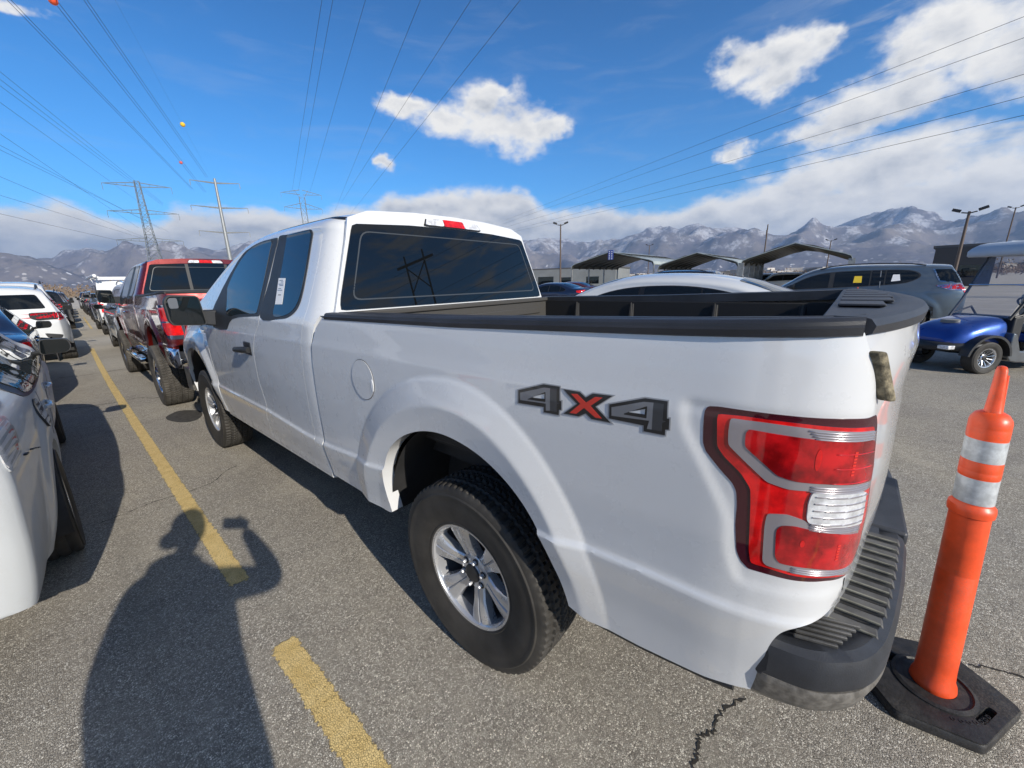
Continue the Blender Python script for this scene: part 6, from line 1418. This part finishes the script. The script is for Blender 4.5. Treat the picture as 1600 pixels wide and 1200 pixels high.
def person():
    """local frame: +y is the way the person faces, origin between the feet"""
    yaw = -R_(47); base = Vector((-2.18, -.19, 0))
    root = empty('person', base, yaw, 'person in a bulky dark jacket and knit hat raising a phone in the right hand', 'person')
    M = Matrix.Translation(base) @ Matrix.Rotation(yaw, 4, 'Z'); Mi = M.inverted()
    ph = Mi @ (CAM-_F*.016)
    hx = -.132; hy = .25
    V = []; E = []; Rr = []
    def add(p, r, par=None): V.append(tuple(p)); Rr.append(r); (E.append((par, len(V)-1)) if par is not None else None); return len(V)-1
    def ln(z, x=0., y=0.):
        t = min(1, max(0, (z-.92)/.55)); return (x-.115*t, y+.125*t, z)
    pel = add(ln(.96), (.165, .125)); sp1 = add(ln(1.12), (.17, .12), pel); ch = add(ln(1.30), (.19, .13), sp1); ut = add(ln(1.43), (.13, .095), ch); nk = add((hx*.95, hy-.07, 1.53), .062, ut); hb = add((hx, hy, 1.60), .070, nk); hm = add((hx, hy, 1.69), (.080, .094), hb); add((hx, hy-.005, 1.765), (.062, .072), hm)
    hands = []
    for s in (-1, 1):
        h = add((s*.10, 0, .92), .105, pel); k = add((s*.12, .02, .50), .072, h); a = add((s*.13, -.02, .10), .048, k); add((s*.14, .12, .04), .042, a)
        sh = add(ln(1.42, s*.21), .085, ut)
        if s > 0: wr = Vector((ph.x+.135, ph.y-.045, ph.z-.050)); el_ = Vector((.34, .23, 1.37))
        else: wr = Vector((-.34, .10, .86)); el_ = Vector((-.36, .05, 1.13))
        e = add(el_, .066, sh); f1 = add(el_.lerp(wr, .5), .054, e); w1 = add(wr, .036, f1); hands.append((s, wr))
    body = skin('body', V, E, Rr, JACK, root, 2, pel)
    # hands: palm and five separate fingers closed on the ends of the phone
    for s, wr in hands:
        V = []; E = []; Rr = []
        if s < 0:       # relaxed hand at the side
            w0 = add(wr, .026); pm_ = add(wr+Vector((.0, .012, -.045)), (.018, .032), w0)
            for i in range(4):
                y_ = -.028+i*.019; L_ = (.8, .95, 1., .92)[i]
                a = add(wr+Vector((.004, .012+y_, -.088)), .0096, pm_); b_ = add(wr+Vector((.016, .014+y_, -.088-.040*L_)), .0086, a); add(wr+Vector((.034, .016+y_, -.088-.060*L_)), .0076, b_)
            t = add(wr+Vector((.004, .048, -.055)), .0112, pm_); add(wr+Vector((.012, .058, -.090)), .0092, t)
            skin('hand', V, E, Rr, SKIN_M, body, 1, 0); continue
        w0 = add(wr, .026); pm_ = add(wr+Vector((-s*.010, .030, .030)), (.030, .020), w0); p2 = add(wr+Vector((-s*.012, .040, .055)), (.032, .018), pm_)
        for i in range(4):
            z = ph.z-.030+i*.019; L_ = (.9, 1.0, .95, .8)[i]
            a = add((ph.x+s*.092, ph.y-.012, z), .0098, p2); b = add((ph.x+s*.088, ph.y+.018*L_, z+.001), .0088, a); add((ph.x+s*.070, ph.y+.0135, z+.002), .0078, b)
        t = add((ph.x+s*.090, ph.y-.030, ph.z-.028), .0115, pm_); add((ph.x+s*.070, ph.y-.024, ph.z-.005), .0095, t)
        skin('hand', V, E, Rr, SKIN_M, body, 1, 0)
    # head details
    def ell(name, c, r, m, par, k=16):
        mb = MB(); mb.rings([[(c[0]+r[0]*sin(t)*cos(2*pi*j/k), c[1]+r[1]*sin(t)*sin(2*pi*j/k), c[2]+r[2]*cos(t)) for j in range(k)] for t in np.linspace(.02, pi-.02, 12)], True, True); return mb.build(name, m, par, ang=180)
    fy = hy-.03
    face = ell('face', (hx, fy+.055, 1.655), (.071, .080, .100), SKIN_M, body)
    ell('nose', (hx, fy+.140, 1.645), (.013, .018, .022), SKIN_M, face, 10)
    for s in (-1, 1): ell('eye', (hx+s*.030, fy+.122, 1.672), (.013, .010, .008), PAPER, face, 10); ell('ear', (hx+s*.072, fy+.03, 1.655), (.010, .020, .030), SKIN_M, face, 10)
    ell('mouth', (hx, fy+.130, 1.606), (.024, .008, .006), mat('lips', (.35, .12, .1), .5), face, 10)
    mb = MB(); mb.rings([[(hx+a*cos(2*pi*j/20), fy+.02+b*sin(2*pi*j/20), z) for j in range(20)] for a, b, z in ((.086, .103, 1.690), (.088, .105, 1.72), (.082, .098, 1.765), (.060, .072, 1.80), (.02, .02, 1.815))], True, True); mb.build('hat', HAT, body, ang=180)
    ell('hair', (hx-.07, fy-.03, 1.64), (.065, .06, .055), mat('brown_hair', (.06, .035, .02), .7), body)
    mb = MB(); mb.rings([[ln(z, a*cos(2*pi*j/28), b*sin(2*pi*j/28)-.01) for j in range(28)] for a, b, z in ((.255, .19, .78), (.26, .20, .92), (.25, .19, 1.05), (.245, .18, 1.18), (.262, .175, 1.32), (.255, .155, 1.41), (.19, .12, 1.475), (.11, .10, 1.51))], True, True)
    mb.build('jacket', JACK, body, ang=180)
    mb = MB(); mb.rings([[(hx+a*cos(2*pi*j/20), .13+b*sin(2*pi*j/20), z) for j in range(20)] for a, b, z in ((.14, .07, 1.42), (.165, .085, 1.48), (.14, .08, 1.54), (.08, .05, 1.57))], True, True); mb.build('hood', JACK, body, ang=180)
    for s in (-1, 1):
        mb = MB(); mb.tube([(s*.10, 0, .90), (s*.12, .02, .5), (s*.13, -.01, .09)], [.135, .10, .08], 14); mb.build('trouser_leg', JEANS, body)
        mb = MB(); mb.rings([[(s*.135+a*cos(2*pi*j/16), .05+b*sin(2*pi*j/16), z) for j in range(16)] for a, b, z in ((.055, .145, .004), (.056, .146, .03), (.048, .12, .07), (.045, .06, .11))], True, True); mb.build('shoe', TRIM, body)
    # phone: a thing of its own, held level with the horizon, lens just in front
    mb = MB(); c = CAM-_F*.018; r_ = rnd([(-.079, -.038), (.079, -.038), (.079, .038), (-.079, .038)], .010)
    mb.rings([[c+_r*(a+.052)+_u*(b-.012)+_F*d for a, b in r_] for d in (-.0085, 0)], True, True)
    tag(mb.build('phone', mat('phone_black', (.01, .01, .012), .2, coat=1.), None, ang=40), 'black phone held level in the right hand of the person', 'phone')
person()
